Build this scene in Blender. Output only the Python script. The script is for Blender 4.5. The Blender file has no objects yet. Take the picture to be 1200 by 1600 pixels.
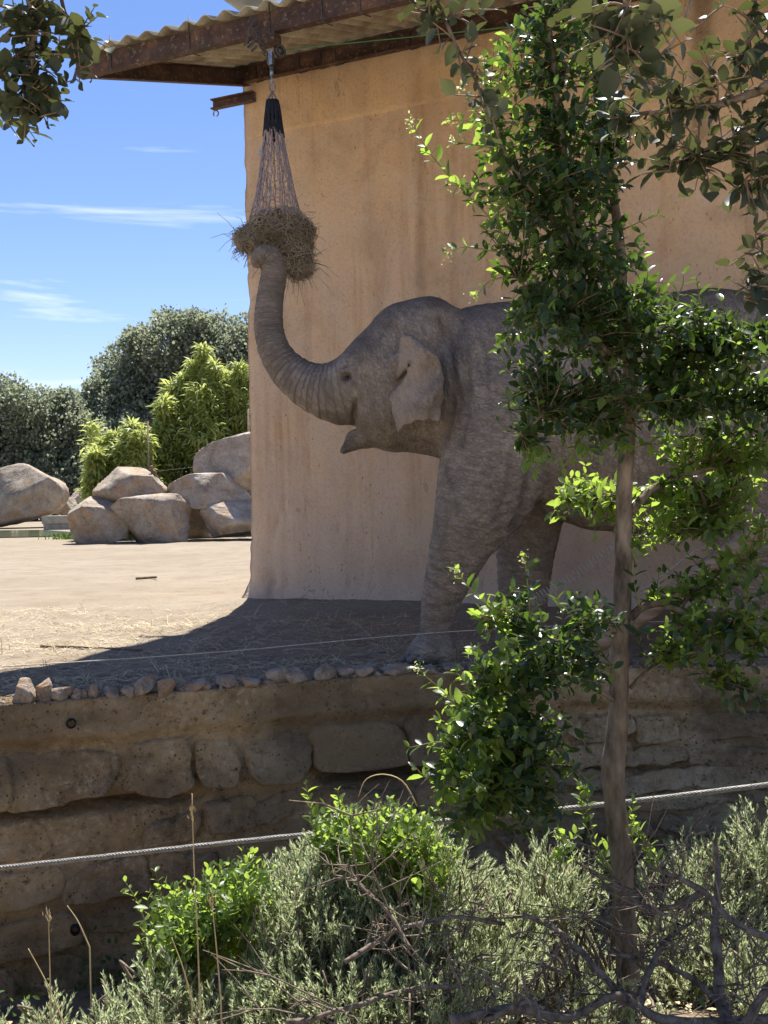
import bpy, math, random
import numpy as np
from mathutils import Matrix, Vector

S = bpy.context.scene
COL = S.collection
# ------------------------------------------------------------------ camera
F_PX, PITCH, ROLL, CAM_H = 1700.0, math.atan(30 / 1700.0), 0.021, 1.11
CAM = np.array([0.0, 0.0, CAM_H])
FWD = np.array([0, math.cos(PITCH), -math.sin(PITCH)])
R0 = np.array([1.0, 0, 0]); U0 = np.cross(R0, FWD)
UP = math.cos(ROLL) * U0 + math.sin(ROLL) * R0
RT = math.cos(ROLL) * R0 - math.sin(ROLL) * U0
cam_data = bpy.data.cameras.new('camera')
cam = bpy.data.objects.new('camera', cam_data); COL.objects.link(cam)
cam_data.sensor_fit = 'HORIZONTAL'; cam_data.sensor_width = 36; cam_data.lens = 36 * F_PX / 1200
cam_data.clip_start = 0.05; cam_data.clip_end = 3000
m = Matrix.Identity(4)
for i in range(3):
    m[i][0] = RT[i]; m[i][1] = UP[i]; m[i][2] = -FWD[i]; m[i][3] = CAM[i]
cam.matrix_world = m
S.camera = cam
# ------------------------------------------------------------------ sky, sun, exposure
SUN_EL, SUN_DIR = math.radians(64), np.array([0.13, 0.99])      # horizontal direction towards the sun
SUN_DIR = SUN_DIR / np.linalg.norm(SUN_DIR)
TO_SUN = np.array([SUN_DIR[0] * math.cos(SUN_EL), SUN_DIR[1] * math.cos(SUN_EL), math.sin(SUN_EL)])
world = bpy.data.worlds.new('World'); S.world = world; world.use_nodes = True
wn = world.node_tree; wn.nodes.clear()
def wnode(t, **kw):
    n = wn.nodes.new(t)
    for k, v in kw.items(): setattr(n, k, v)
    return n
sky = wnode('ShaderNodeTexSky', sky_type='NISHITA', sun_disc=False, sun_elevation=SUN_EL,
            sun_rotation=math.atan2(SUN_DIR[0], SUN_DIR[1]), air_density=1.0, dust_density=0.15, ozone_density=2.2, altitude=100)
tc = wnode('ShaderNodeTexCoord'); mp = wnode('ShaderNodeMapping')
mp.inputs['Scale'].default_value = (2.2, 2.2, 22); mp.inputs['Location'].default_value = (9.1, 4.4, 1.7)
mp.inputs['Rotation'].default_value = (0.04, 0.05, 0)
nz = wnode('ShaderNodeTexNoise'); nz.inputs['Scale'].default_value = 1.6; nz.inputs['Detail'].default_value = 7
nz.inputs['Roughness'].default_value = 0.55; nz.inputs['Distortion'].default_value = 0.5
cr = wnode('ShaderNodeValToRGB'); cr.color_ramp.elements[0].position = 0.585; cr.color_ramp.elements[1].position = 0.95
mixc = wnode('ShaderNodeMix', data_type='RGBA'); mixc.inputs[7].default_value = (9.5, 10.6, 11.0, 1)
bg = wnode('ShaderNodeBackground'); bg.inputs['Strength'].default_value = 0.071
hs = wnode('ShaderNodeHueSaturation'); hs.inputs['Saturation'].default_value = 1.15
wo = wnode('ShaderNodeOutputWorld')
L = wn.links.new
L(tc.outputs['Generated'], mp.inputs['Vector']); L(mp.outputs[0], nz.inputs['Vector']); L(nz.outputs[0], cr.inputs[0])
L(cr.outputs[0], mixc.inputs[0]); L(sky.outputs[0], hs.inputs['Color']); L(hs.outputs[0], mixc.inputs[6]); tint = wnode('ShaderNodeMix', data_type='RGBA', blend_type='MULTIPLY'); tint.inputs[0].default_value = 1; tint.inputs[7].default_value = (1.0, .90, 1.02, 1); L(mixc.outputs[2], tint.inputs[6]); L(tint.outputs[2], bg.inputs['Color'])
L(bg.outputs[0], wo.inputs['Surface'])
sun_data = bpy.data.lights.new('sun', 'SUN'); sun_data.energy = 4.8; sun_data.angle = math.radians(0.53); sun_data.color = (1.0, 0.965, 0.905)
sun = bpy.data.objects.new('sun', sun_data); COL.objects.link(sun)
sun.rotation_euler = Vector(-TO_SUN).to_track_quat('-Z', 'Y').to_euler(); sun.location = (0, 10, 20)
S.view_settings.view_transform = 'Standard'; S.view_settings.look = 'None'; S.view_settings.gamma = 1
S.view_settings.use_curve_mapping = False; S.view_settings.exposure = 1.2
S.cycles.use_denoising = True; S.cycles.max_bounces = 8; S.cycles.diffuse_bounces = 5; S.cycles.transmission_bounces = 5
S.cycles.sample_clamp_indirect = 6

# ------------------------------------------------------------------ helpers
rng = np.random.default_rng(7); random.seed(7)
def ray(px, py):
    d = FWD * F_PX + RT * (px - 600) + UP * (800 - py)
    return d
def P(px, py, D):                       # the point seen at a pixel, D metres in front of the camera
    d = ray(px, py); return CAM + d * (D / d[1])
def G(px, py, z=0.0):                   # where that line of sight meets the level z
    d = ray(px, py); return CAM + d * ((z - CAM_H) / d[2])
def proj(p):
    q = np.asarray(p, float) - CAM
    z = q @ FWD
    return np.stack([600 + F_PX * (q @ RT) / z, 800 - F_PX * (q @ UP) / z], -1)
def h3(x, y, z, seed):
    h = (x.astype(np.int64) * 374761393 + y.astype(np.int64) * 668265263 + z.astype(np.int64) * 1274126177 + seed * 974634777) & 0xffffffff
    h = ((h ^ (h >> 13)) * 1103515245) & 0xffffffff
    h = ((h ^ (h >> 15)) * 668265261) & 0xffffffff
    return (h ^ (h >> 16)) / 4294967295.0
def vnoise(p, seed=0):                  # value noise, -1..1
    p = np.asarray(p, float); i = np.floor(p); f = p - i; i = i.astype(np.int64)
    f = f * f * f * (f * (f * 6 - 15) + 10)
    r = 0
    for a in (0, 1):
        for b in (0, 1):
            for c in (0, 1):
                w = (f[..., 0] if a else 1 - f[..., 0]) * (f[..., 1] if b else 1 - f[..., 1]) * (f[..., 2] if c else 1 - f[..., 2])
                r = r + w * h3(i[..., 0] + a, i[..., 1] + b, i[..., 2] + c, seed)
    return r * 2 - 1
def fbm(p, seed=0, oct=4, gain=.5):
    p = np.asarray(p, float); r = 0; a = 1.0; t = 0
    for o in range(oct):
        r = r + a * vnoise(p * 2 ** o + 17.3 * o, seed + o); t += a; a *= gain
    return r / t
ORG = {}
def tag(o, label=None, cat=None, group=None, kind=None):
    if label: o['label'] = label
    if cat: o['category'] = cat
    if group: o['group'] = group
    if kind: o['kind'] = kind
    return o
def empty(name, base):
    o = bpy.data.objects.new(name, None); COL.objects.link(o); o.location = base; ORG[o] = np.array(base, float)
    o.empty_display_size = .1
    return o
def mesh_data(name, v, f, mat=None, smooth=True, rnd=None):
    me = bpy.data.meshes.new(name)
    v = np.asarray(v, np.float32)
    if isinstance(f, np.ndarray):
        k = f.shape[1]; n = len(f)
        me.vertices.add(len(v)); me.vertices.foreach_set('co', v.ravel())
        me.loops.add(n * k); me.loops.foreach_set('vertex_index', f.astype(np.int32).ravel())
        me.polygons.add(n); me.polygons.foreach_set('loop_start', np.arange(0, n * k, k, dtype=np.int32))
        me.update(calc_edges=True)
    else:
        me.from_pydata(v.tolist(), [], f)
    me.polygons.foreach_set('use_smooth', np.full(len(me.polygons), smooth, bool))
    if rnd is not None:
        a = me.attributes.new('rnd', 'FLOAT', 'FACE'); a.data.foreach_set('value', np.asarray(rnd, np.float32))
    if mat: me.materials.append(mat)
    return me
def mk(name, v, f, mat, parent=None, base=None, smooth=True, rnd=None, kind=None):
    """one mesh object from world-space vertices; its origin is its parent's, or the middle of its foot"""
    v = np.asarray(v, float)
    if parent is not None: o0 = ORG[parent]
    elif base is not None: o0 = np.asarray(base, float)
    else: o0 = np.array([(v[:, 0].min() + v[:, 0].max()) / 2, (v[:, 1].min() + v[:, 1].max()) / 2, v[:, 2].min()])
    me = mesh_data(name, v - o0, f, mat, smooth, rnd)
    o = bpy.data.objects.new(name, me); COL.objects.link(o)
    if parent is not None: o.parent = parent
    else: o.location = o0
    ORG[o] = o0
    if kind: o['kind'] = kind
    return o
class MB:                                # collects pieces of one mesh
    def __init__(s): s.v = []; s.f = []; s.n = 0
    def add(s, v, f):
        s.v.append(np.asarray(v, float)); s.f += [tuple(int(i) + s.n for i in q) for q in f]; s.n += len(v); return s
    def box(s, c, ax, h):               # centre, 3 axes (rows), half sizes
        c = np.asarray(c, float); ax = np.asarray(ax, float); h = np.asarray(h, float)
        v = [c + ax.T @ (h * np.array([x, y, z])) for x in (-1, 1) for y in (-1, 1) for z in (-1, 1)]
        return s.add(v, [(0, 1, 3, 2), (4, 6, 7, 5), (0, 4, 5, 1), (2, 3, 7, 6), (0, 2, 6, 4), (1, 5, 7, 3)])
    def tube(s, pts, r, n=6, caps=True, rough=0, seed=0):
        v, f = tube(pts, r, n, caps, rough, seed); return s.add(v, f)
    def build(s, name, mat, parent=None, **kw): return mk(name, np.concatenate(s.v), s.f, mat, parent, **kw)
def tube(pts, r, n=6, caps=True, rough=0, seed=0):
    pts = np.asarray(pts, float); m_ = len(pts); r = np.broadcast_to(np.asarray(r, float), (m_,))
    t = np.gradient(pts, axis=0); t /= np.linalg.norm(t, axis=1)[:, None] + 1e-12
    ref = np.array([0, 0, 1.0]) if abs(t[0][2]) < .9 else np.array([1.0, 0, 0])
    v = []
    u = np.cross(t[0], ref); u /= np.linalg.norm(u)
    for i in range(m_):
        u = u - t[i] * (u @ t[i]); u /= np.linalg.norm(u) + 1e-12; w = np.cross(t[i], u)
        a = np.arange(n) * 2 * math.pi / n
        v.append(pts[i] + r[i] * (np.cos(a)[:, None] * u + np.sin(a)[:, None] * w))
    v = np.concatenate(v)
    if rough:
        c = np.repeat(pts, n, 0); d = v - c
        v = c + d * (1 + rough * fbm(v * 14, seed, 3))[:, None]
    f = []
    for i in range(m_ - 1):
        for j in range(n):
            k = (j + 1) % n; f.append((i * n + j, i * n + k, (i + 1) * n + k, (i + 1) * n + j))
    if caps: f.append(tuple(range(n))[::-1]); f.append(tuple((m_ - 1) * n + j for j in range(n)))
    return v, f
def spline(pts, n):                      # Catmull-Rom through points, n samples
    p = np.asarray(pts, float); p = np.vstack([2 * p[0] - p[1], p, 2 * p[-1] - p[-2]])
    out = []
    segs = len(p) - 3
    for x in np.linspace(0, segs - 1e-9, n):
        i = int(x); t = x - i; a, b, c, d = p[i:i + 4]
        out.append(.5 * (2 * b + (c - a) * t + (2 * a - 5 * b + 4 * c - d) * t * t + (3 * b - a - 3 * c + d) * t ** 3))
    return np.array(out)
def tubes3(lines, r0, r1, n=3):          # many thin tapering tubes, one array mesh
    V = []; Fq = []; k = 0
    for q, ln in enumerate(lines):
        ln = np.asarray(ln); m_ = len(ln); a0 = r0[q] if np.ndim(r0) else r0; a1 = r1[q] if np.ndim(r1) else r1
        v, f = tube(ln, np.linspace(a0, a1, m_), n, False); V.append(v); Fq.append(np.array(f) + k); k += len(v)
    return np.concatenate(V), np.concatenate(Fq)
def grid_faces(nu, nv):
    i = np.arange(nu - 1)[:, None] * nv + np.arange(nv - 1)[None]; i = i.ravel()
    return np.stack([i, i + 1, i + nv + 1, i + nv], 1)
def ico(sub):
    import bmesh
    bm = bmesh.new(); bmesh.ops.create_icosphere(bm, subdivisions=sub, radius=1)
    v = np.array([q.co[:] for q in bm.verts]); f = np.array([[q.index for q in t.verts] for t in bm.faces]); bm.free()
    return v, f
ICO = {k: ico(k) for k in (1, 2, 3, 4, 5)}
def rock(center, half, seed, sub=3, cuts=9, rough=.05, yaw=0, lay=0, fine=6.0):
    v, f = ICO[sub]; v = np.sign(v) * np.abs(v) ** .55; r = np.random.default_rng(seed)
    for _ in range(cuts):                # flat broken faces
        d = r.normal(size=3); d /= np.linalg.norm(d); h = r.uniform(.60, .95); s = v @ d - h; v -= np.clip(s, 0, None)[:, None] * d * .985
    v = v / np.abs(v).max(0)
    v = v * (1 + rough * 1.6 * fbm(v * 1.7 + seed, seed, 3) + rough * .6 * fbm(v * fine + seed, seed + 5, 3))[:, None]
    if lay: v[:, 2] += lay * np.sin(v[:, 2] * 14 + 3 * vnoise(v * 2, seed))[...] * .03
    v = v * np.asarray(half)
    c, s = math.cos(yaw), math.sin(yaw); v = np.stack([v[:, 0] * c - v[:, 1] * s, v[:, 0] * s + v[:, 1] * c, v[:, 2]], 1)
    return v + np.asarray(center), f
def frames(d, up):                       # rows -> rotation matrices with Y along d, Z near up
    y = d / (np.linalg.norm(d, axis=1)[:, None] + 1e-9); x = np.cross(y, up); x /= np.linalg.norm(x, axis=1)[:, None] + 1e-9
    z = np.cross(x, y); return np.stack([x, y, z], 2)
LEAF_V = np.array([(0, 0, 0), (-.2, .28, .05), (0, .3, 0), (.2, .28, .05), (-.24, .58, .05), (0, .6, -.015), (.24, .58, .05), (-.13, .85, 0), (0, .87, -.04), (.13, .85, 0), (0, 1.03, -.1)])
LEAF_F = [(0, 2, 1), (0, 3, 2), (1, 2, 5, 4), (2, 3, 6, 5), (4, 5, 8, 7), (5, 6, 9, 8), (7, 8, 10), (8, 9, 10)]
LEAF_T = np.array([(0, 2, 1), (0, 3, 2), (1, 2, 5), (1, 5, 4), (2, 3, 6), (2, 6, 5), (4, 5, 8), (4, 8, 7), (5, 6, 9), (5, 9, 8), (7, 8, 10), (8, 9, 10)])
OAK_V = LEAF_V * np.array([1.5, 1, 1.3])
def scatter(tv, tf, pos, rot, sc):       # instances of a template as one array mesh
    n = len(pos); sc = np.asarray(sc, float)
    if sc.ndim == 1: sc = sc[:, None, None]
    else: sc = sc[:, None, :]
    v = np.einsum('nij,nkj->nki', rot, tv[None] * sc) + pos[:, None]
    f = (tf[None] + (np.arange(n) * len(tv))[:, None, None]).reshape(-1, tf.shape[1])
    return v.reshape(-1, 3), f
def leaf_objects(name, me, pos, rot, sc, parent):
    o0 = ORG[parent]
    for i in range(len(pos)):
        o = bpy.data.objects.new(name, me); COL.objects.link(o); o.parent = parent
        M4 = Matrix([[*(rot[i][r] * sc[i]), pos[i][r] - o0[r]] for r in range(3)] + [[0, 0, 0, 1]])
        o.matrix_local = M4
def rand_dirs(n, r=rng):
    d = r.normal(size=(n, 3)); return d / np.linalg.norm(d, axis=1)[:, None]

# ------------------------------------------------------------------ materials
class NT:
    def __init__(s, name, rough=.8, spec=.3):
        s.m = bpy.data.materials.new(name); s.m.use_nodes = True; s.t = s.m.node_tree; s.b = s.t.nodes['Principled BSDF']
        s.out = s.t.nodes['Material Output']; s.b.inputs['Roughness'].default_value = rough; s.b.inputs['Specular IOR Level'].default_value = spec
        s._c = None
    def set(s, sock, v):
        if hasattr(v, 'is_linked'): s.t.links.new(v, sock)
        elif isinstance(v, (tuple, list)) and len(v) == 3 and sock.type == 'RGBA': sock.default_value = (*v, 1)
        else: sock.default_value = v
    def n(s, t, ins=None, **kw):
        q = s.t.nodes.new('ShaderNode' + t)
        for k, v in kw.items(): setattr(q, k, v)
        for k, v in (ins or {}).items(): s.set(q.inputs[k], v)
        return q
    def pos(s): return s.n('NewGeometry').outputs['Position']
    def obj(s): return s.n('TexCoord').outputs['Object']
    def attr(s, a, o='Fac'): return s.n('Attribute', attribute_name=a).outputs[o]
    def map(s, v, scale=(1, 1, 1), rot=(0, 0, 0), loc=(0, 0, 0)):
        return s.n('Mapping', {'Vector': v, 'Scale': scale, 'Rotation': rot, 'Location': loc}).outputs[0]
    def noise(s, v, scale, detail=5, rough=.55, dist=0): return s.n('TexNoise', {'Vector': v, 'Scale': scale, 'Detail': detail, 'Roughness': rough, 'Distortion': dist}).outputs[0]
    def voro(s, v, scale, feature='F1', out='Distance', rnd=1): return s.n('TexVoronoi', {'Vector': v, 'Scale': scale, 'Randomness': rnd}, feature=feature).outputs[out]
    def ramp(s, f, *stops):
        q = s.n('ValToRGB', {'Fac': f}); e = q.color_ramp.elements
        while len(e) < len(stops): e.new(.5)
        for el, (p, c) in zip(e, stops): el.position = p; el.color = (*c, 1) if isinstance(c, (tuple, list)) else (c, c, c, 1)
        return q.outputs[0]
    def mix(s, f, a, b, mode='MIX'):
        q = s.n('Mix', data_type='RGBA', blend_type=mode); s.set(q.inputs[0], f); s.set(q.inputs[6], a); s.set(q.inputs[7], b); return q.outputs[2]
    def math(s, op, a, b=0.0, c=None):
        q = s.n('Math', operation=op); s.set(q.inputs[0], a); s.set(q.inputs[1], b)
        if c is not None: s.set(q.inputs[2], c)
        return q.outputs[0]
    def bump(s, h, strength=.5, dist=.01, normal=None):
        q = s.n('Bump', {'Height': h, 'Strength': strength, 'Distance': dist})
        if normal is not None: s.set(q.inputs['Normal'], normal)
        return q.outputs[0]
    def rnd(s): return s.math('FRACT', s.math('ADD', s.attr('rnd'), s.n('ObjectInfo').outputs['Random']))
    def done(s, color=None, normal=None, rough=None):
        if color is not None: s.set(s.b.inputs['Base Color'], color)
        if normal is not None: s.set(s.b.inputs['Normal'], normal)
        if rough is not None: s.set(s.b.inputs['Roughness'], rough)
        return s.m
def leaf_mat(name, stops, trans, tfac=.45, rough=.38, spec=.5):
    t = NT(name, rough, spec); r = t.rnd(); c = t.ramp(r, *stops)
    t.set(t.b.inputs['Base Color'], c)
    tr = t.n('BsdfTranslucent', {'Color': t.mix(.25, trans, c)})
    mx = t.n('MixShader', {0: tfac}); t.t.links.new(t.b.outputs[0], mx.inputs[1]); t.t.links.new(tr.outputs[0], mx.inputs[2])
    t.t.links.new(mx.outputs[0], t.out.inputs['Surface'])
    return t.m
def mat_plaster(name, c1, c2, dusty, streak=1.0, comb=0):
    t = NT(name, .9, .15); p = t.obj()
    big = t.noise(p, .55, 5, .6); mid = t.noise(p, 3.2, 6, .62); fine = t.noise(p, 38, 5, .65)
    stv = t.map(p, (5.2, 5.2, .32)); st = t.noise(stv, 1.0, 5, .62, .3)
    col = t.mix(t.ramp(big, (.36, 0), (.66, 1)), c1, c2)
    col = t.mix(t.math('MULTIPLY', t.ramp(st, (.5, 0), (.72, 1)), .55 * streak), col, (.30, .135, .06))
    stv2 = t.map(p, (9, 9, .7), loc=(4, 2, 7)); col = t.mix(t.math('MULTIPLY', t.ramp(t.noise(stv2, 1, 4, .6), (.55, 0), (.75, 1)), .45), col, (.66, .50, .35))
    col = t.mix(t.math('MULTIPLY', t.ramp(mid, (.42, 1), (.60, 0)), .38), col, dusty); bl = t.noise(t.map(p, (1, 1, .7), loc=(9, 3, 1)), 1.3, 7, .68, .6); col = t.mix(t.math('MULTIPLY', t.ramp(bl, (.50, 0), (.64, 1)), .42), col, (.36, .235, .145)); col = t.mix(t.math('MULTIPLY', t.ramp(bl, (.34, 1), (.44, 0)), .35), col, (.70, .56, .42))
    z = t.n('SeparateXYZ', {0: p}).outputs[2]
    dz = t.ramp(t.math('ADD', t.math('MULTIPLY', z, .2), t.math('MULTIPLY', big, .35)), (.18, .9), (.52, 0))
    col = t.mix(t.math('MULTIPLY', dz, .8), col, dusty)                # dust splashed up from the ground
    pv = t.voro(t.map(p, (1, 1, .5)), 21); pv2 = t.voro(t.map(p, (1, 1, .7), loc=(3, 5, 7)), 55); pmk = t.noise(p, 1.5, 5, .7)
    pm = t.math('MULTIPLY', t.ramp(t.math('ADD', pv, t.math('MULTIPLY', t.noise(p, 60, 2), .16)), (.10, 1), (.22, 0)), t.ramp(pmk, (.46, 0), (.64, 1))); pm = t.math('MAXIMUM', pm, t.math('MULTIPLY', t.ramp(pv2, (.06, .5), (.17, 0)), t.ramp(pmk, (.44, 1), (.34, 0))))
    ckn = t.noise(t.map(p, (1, 1, .6), loc=(1, 6, 2)), .9, 7, .6, .6); ckm = t.math('MULTIPLY', t.ramp(t.math('ABSOLUTE', t.math('SUBTRACT', ckn, .47)), (0, 1), (.004, 0)), t.ramp(t.noise(p, 1.1, 2), (.52, 0), (.6, 1))); col = t.mix(t.math('MULTIPLY', ckm, .6), col, (.20, .13, .08))
    col = t.mix(t.math('MULTIPLY', pm, .75), col, (.16, .085, .045))
    col = t.mix(t.math('MULTIPLY', t.ramp(fine, (.3, 1), (.5, 0)), .25), col, (.22, .12, .07))
    sn = t.math('MULTIPLY', t.attr('stain'), t.ramp(mid, (.30, .45), (.62, 1))); col = t.mix(t.math('MULTIPLY', sn, .75), col, (.12, .085, .06)); col = t.mix(t.math('MULTIPLY', t.math('MULTIPLY', t.attr('pale'), t.ramp(t.noise(p, 12, 5, .7), (.46, 0), (.6, 1))), .8), col, (.66, .54, .43))
    h = t.math('ADD', t.math('MULTIPLY', fine, .35), t.math('MULTIPLY', mid, 1.3)); h = t.math('SUBTRACT', h, t.math('MULTIPLY', pm, .9))
    if comb: h = t.math('ADD', h, t.math('MULTIPLY', t.noise(t.map(p, (60, 60, 1.2)), 1, 3), .5))
    return t.done(col, t.bump(h, .8, .028))
def mat_rust():
    t = NT('rusted_steel_paint', .75, .3); p = t.obj(); a = t.noise(p, 5, 7, .7); b = t.noise(p, 26, 5, .65); d = t.noise(t.map(p, (3, 3, 12)), 1, 5)
    c = t.ramp(a, (.3, (.035, .020, .016)), (.5, (.075, .042, .030)), (.62, (.14, .072, .042)), (.76, (.22, .165, .125)))
    c = t.mix(t.math('MULTIPLY', t.ramp(b, (.56, 0), (.66, 1)), .6), c, (.28, .21, .15)); c = t.mix(t.math('MULTIPLY', t.ramp(d, (.52, 0), (.6, 1)), .35), c, (.05, .045, .045))
    return t.done(c, t.bump(t.math('ADD', a, b), .4, .004))
def mat_cement():
    t = NT('fibre_cement', .9, .1); p = t.obj(); a = t.noise(p, 3, 6, .65); b = t.noise(p, 45, 4, .7)
    c = t.ramp(a, (.3, (.20, .165, .12)), (.5, (.40, .345, .25)), (.7, (.55, .49, .38)))
    c = t.mix(t.math('MULTIPLY', t.ramp(b, (.45, 0), (.62, 1)), .4), c, (.16, .14, .10))
    return t.done(c, t.bump(b, .3, .003))
def mat_rock(name, stops, scale=1.0, ochre=.35, layered=0):
    t = NT(name, .9, .15); p = t.n('VectorMath', {0: t.obj(), 1: t.n('CombineXYZ', {0: t.math('MULTIPLY', t.n('ObjectInfo').outputs['Random'], 37)}).outputs[0]}, operation='ADD').outputs[0]
    a = t.noise(p, 1.6 * scale, 7, .65, .4); b = t.noise(p, 11 * scale, 6, .68); c3 = t.noise(p, 55 * scale, 4, .7)
    c = t.ramp(a, *stops)
    o = t.noise(t.map(p, (1, 1, 1.6), loc=(5, 1, 2)), 1.1 * scale, 4); c = t.mix(t.math('MULTIPLY', t.ramp(o, (.52, 0), (.66, 1)), ochre), c, (.40, .20, .07))
    c = t.mix(t.math('MULTIPLY', t.ramp(b, (.54, 0), (.63, 1)), .5), c, (.45, .40, .33)); c = t.mix(t.math('MULTIPLY', t.ramp(b, (.30, 1), (.43, 0)), .6), c, (.06, .05, .04))
    crk = t.voro(t.n('VectorMath', {0: p, 1: t.n('TexNoise', {'Vector': p, 'Scale': 2.5 * scale}).outputs['Color']}, operation='ADD').outputs[0], 1.7 * scale, 'DISTANCE_TO_EDGE')
    ck = t.ramp(crk, (0, 1), (.018, 0)); ck = t.math('MULTIPLY', ck, t.ramp(o, (.40, 1), (.5, 0))); c = t.mix(t.math('MULTIPLY', ck, .35), c, (.05, .035, .025))
    h = t.math('ADD', t.math('MULTIPLY', a, 1.3), t.math('ADD', t.math('MULTIPLY', b, .6), t.math('MULTIPLY', c3, .2))); h = t.math('SUBTRACT', h, t.math('MULTIPLY', ck, .4))
    if layered: h = t.math('ADD', h, t.math('MULTIPLY', t.noise(t.map(p, (1, 1, 9)), 1.5, 4), .9))
    return t.done(c, t.bump(h, .9, .07 / scale))
def mat_simple(name, c1, c2, scale=20, rough=.8, spec=.3, metal=0, bump=.3, dist=.003, detail=5, sc=(1, 1, 1)):
    t = NT(name, rough, spec); p = t.map(t.obj(), sc); a = t.noise(p, scale, detail, .6); t.b.inputs['Metallic'].default_value = metal
    return t.done(t.ramp(a, (.35, c1), (.65, c2)), t.bump(a, bump, dist))
def mat_ground():
    t = NT('dry_earth', .95, .08); p = t.pos(); a = t.noise(p, .35, 5, .6); b = t.noise(p, 2.4, 6, .65); c3 = t.noise(p, 24, 5, .7); st = t.noise(t.map(p, (.5, 2.2, 1)), 1, 5, .6)
    c = t.ramp(a, (.3, (.245, .200, .146)), (.7, (.305, .257, .196)))
    c = t.mix(t.math('MULTIPLY', t.ramp(b, (.38, 1), (.52, 0)), .45), c, (.20, .15, .105)); c = t.mix(t.math('MULTIPLY', t.ramp(st, (.56, 0), (.68, 1)), .35), c, (.375, .31, .212))
    c = t.mix(t.math('MULTIPLY', t.ramp(c3, (.32, 1), (.45, 0)), .5), c, (.24, .17, .11))
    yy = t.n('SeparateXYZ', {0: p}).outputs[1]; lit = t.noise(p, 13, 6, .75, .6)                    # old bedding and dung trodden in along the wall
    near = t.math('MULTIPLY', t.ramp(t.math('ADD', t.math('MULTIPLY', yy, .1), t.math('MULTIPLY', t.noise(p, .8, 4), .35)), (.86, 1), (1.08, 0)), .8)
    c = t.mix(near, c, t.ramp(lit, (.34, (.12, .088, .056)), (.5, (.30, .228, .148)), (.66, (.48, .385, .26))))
    h = t.math('ADD', t.math('MULTIPLY', b, .5), t.math('ADD', t.math('MULTIPLY', c3, .3), t.math('MULTIPLY', t.math('MULTIPLY', lit, near), .9)))
    return t.done(c, t.bump(h, .85, .085))
def mat_wallstone(name, cols, moss=0.0):
    t = NT(name, .92, .12); p = t.pos(); r = t.n('ObjectInfo').outputs['Random']
    a = t.noise(p, 2.6, 7, .68, .5); b = t.noise(p, 21, 8, .78); c3 = t.noise(p, 80, 4, .7); pit = t.ramp(t.voro(p, 34), (.10, 1), (.24, 0)); pit = t.math('MULTIPLY', pit, t.ramp(t.noise(p, 5, 4), (.42, 0), (.56, 1))); big = t.noise(t.map(p, (.8, .8, 1.5)), 1.0, 4)
    c = t.ramp(a, (.32, cols[0]), (.5, cols[1]), (.68, cols[2]))
    c = t.mix(t.math('MULTIPLY', t.ramp(b, (.54, 0), (.60, 1)), .7), c, cols[3]); c = t.mix(t.math('MULTIPLY', t.ramp(b, (.36, 1), (.46, 0)), .72), c, (.07, .052, .034))
    oc = t.noise(t.map(p, (1, 1, 1.4), loc=(7, 2, 5)), 2.1, 6, .7, .5); c = t.mix(t.math('MULTIPLY', t.ramp(oc, (.54, 0), (.66, 1)), .5), c, (.52, .35, .15)); c = t.mix(t.math('MULTIPLY', t.ramp(oc, (.33, 1), (.43, 0)), .55), c, (.12, .092, .07)); c = t.mix(t.math('MULTIPLY', pit, .8), c, (.05, .036, .024)); c = t.mix(t.math('MULTIPLY', t.ramp(big, (.40, 1), (.54, 0)), .62), c, (.105, .080, .052))
    c = t.mix(t.math('MULTIPLY', t.ramp(r, (.45, 0), (1, 1)), .32), c, (.19, .145, .10)); c = t.mix(t.math('MULTIPLY', t.ramp(r, (0, 1), (.4, 0)), .22), c, (.55, .40, .22))
    z = t.n('SeparateXYZ', {0: p}).outputs[2]
    mo = t.math('MULTIPLY', t.ramp(t.math('ADD', z, 1.9), (.30, 1), (.75, 0)), t.ramp(t.noise(p, 3.5, 5, .7), (.46, 0), (.58, 1)))
    c = t.mix(t.math('MULTIPLY', mo, .7), c, (.045, .075, .02))
    h = t.math('ADD', t.math('MULTIPLY', a, .8), t.math('ADD', t.math('MULTIPLY', b, .55), t.math('MULTIPLY', c3, .16))); h = t.math('SUBTRACT', h, t.math('MULTIPLY', pit, .22)); return t.done(c, t.bump(h, 1.0, .045))
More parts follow.
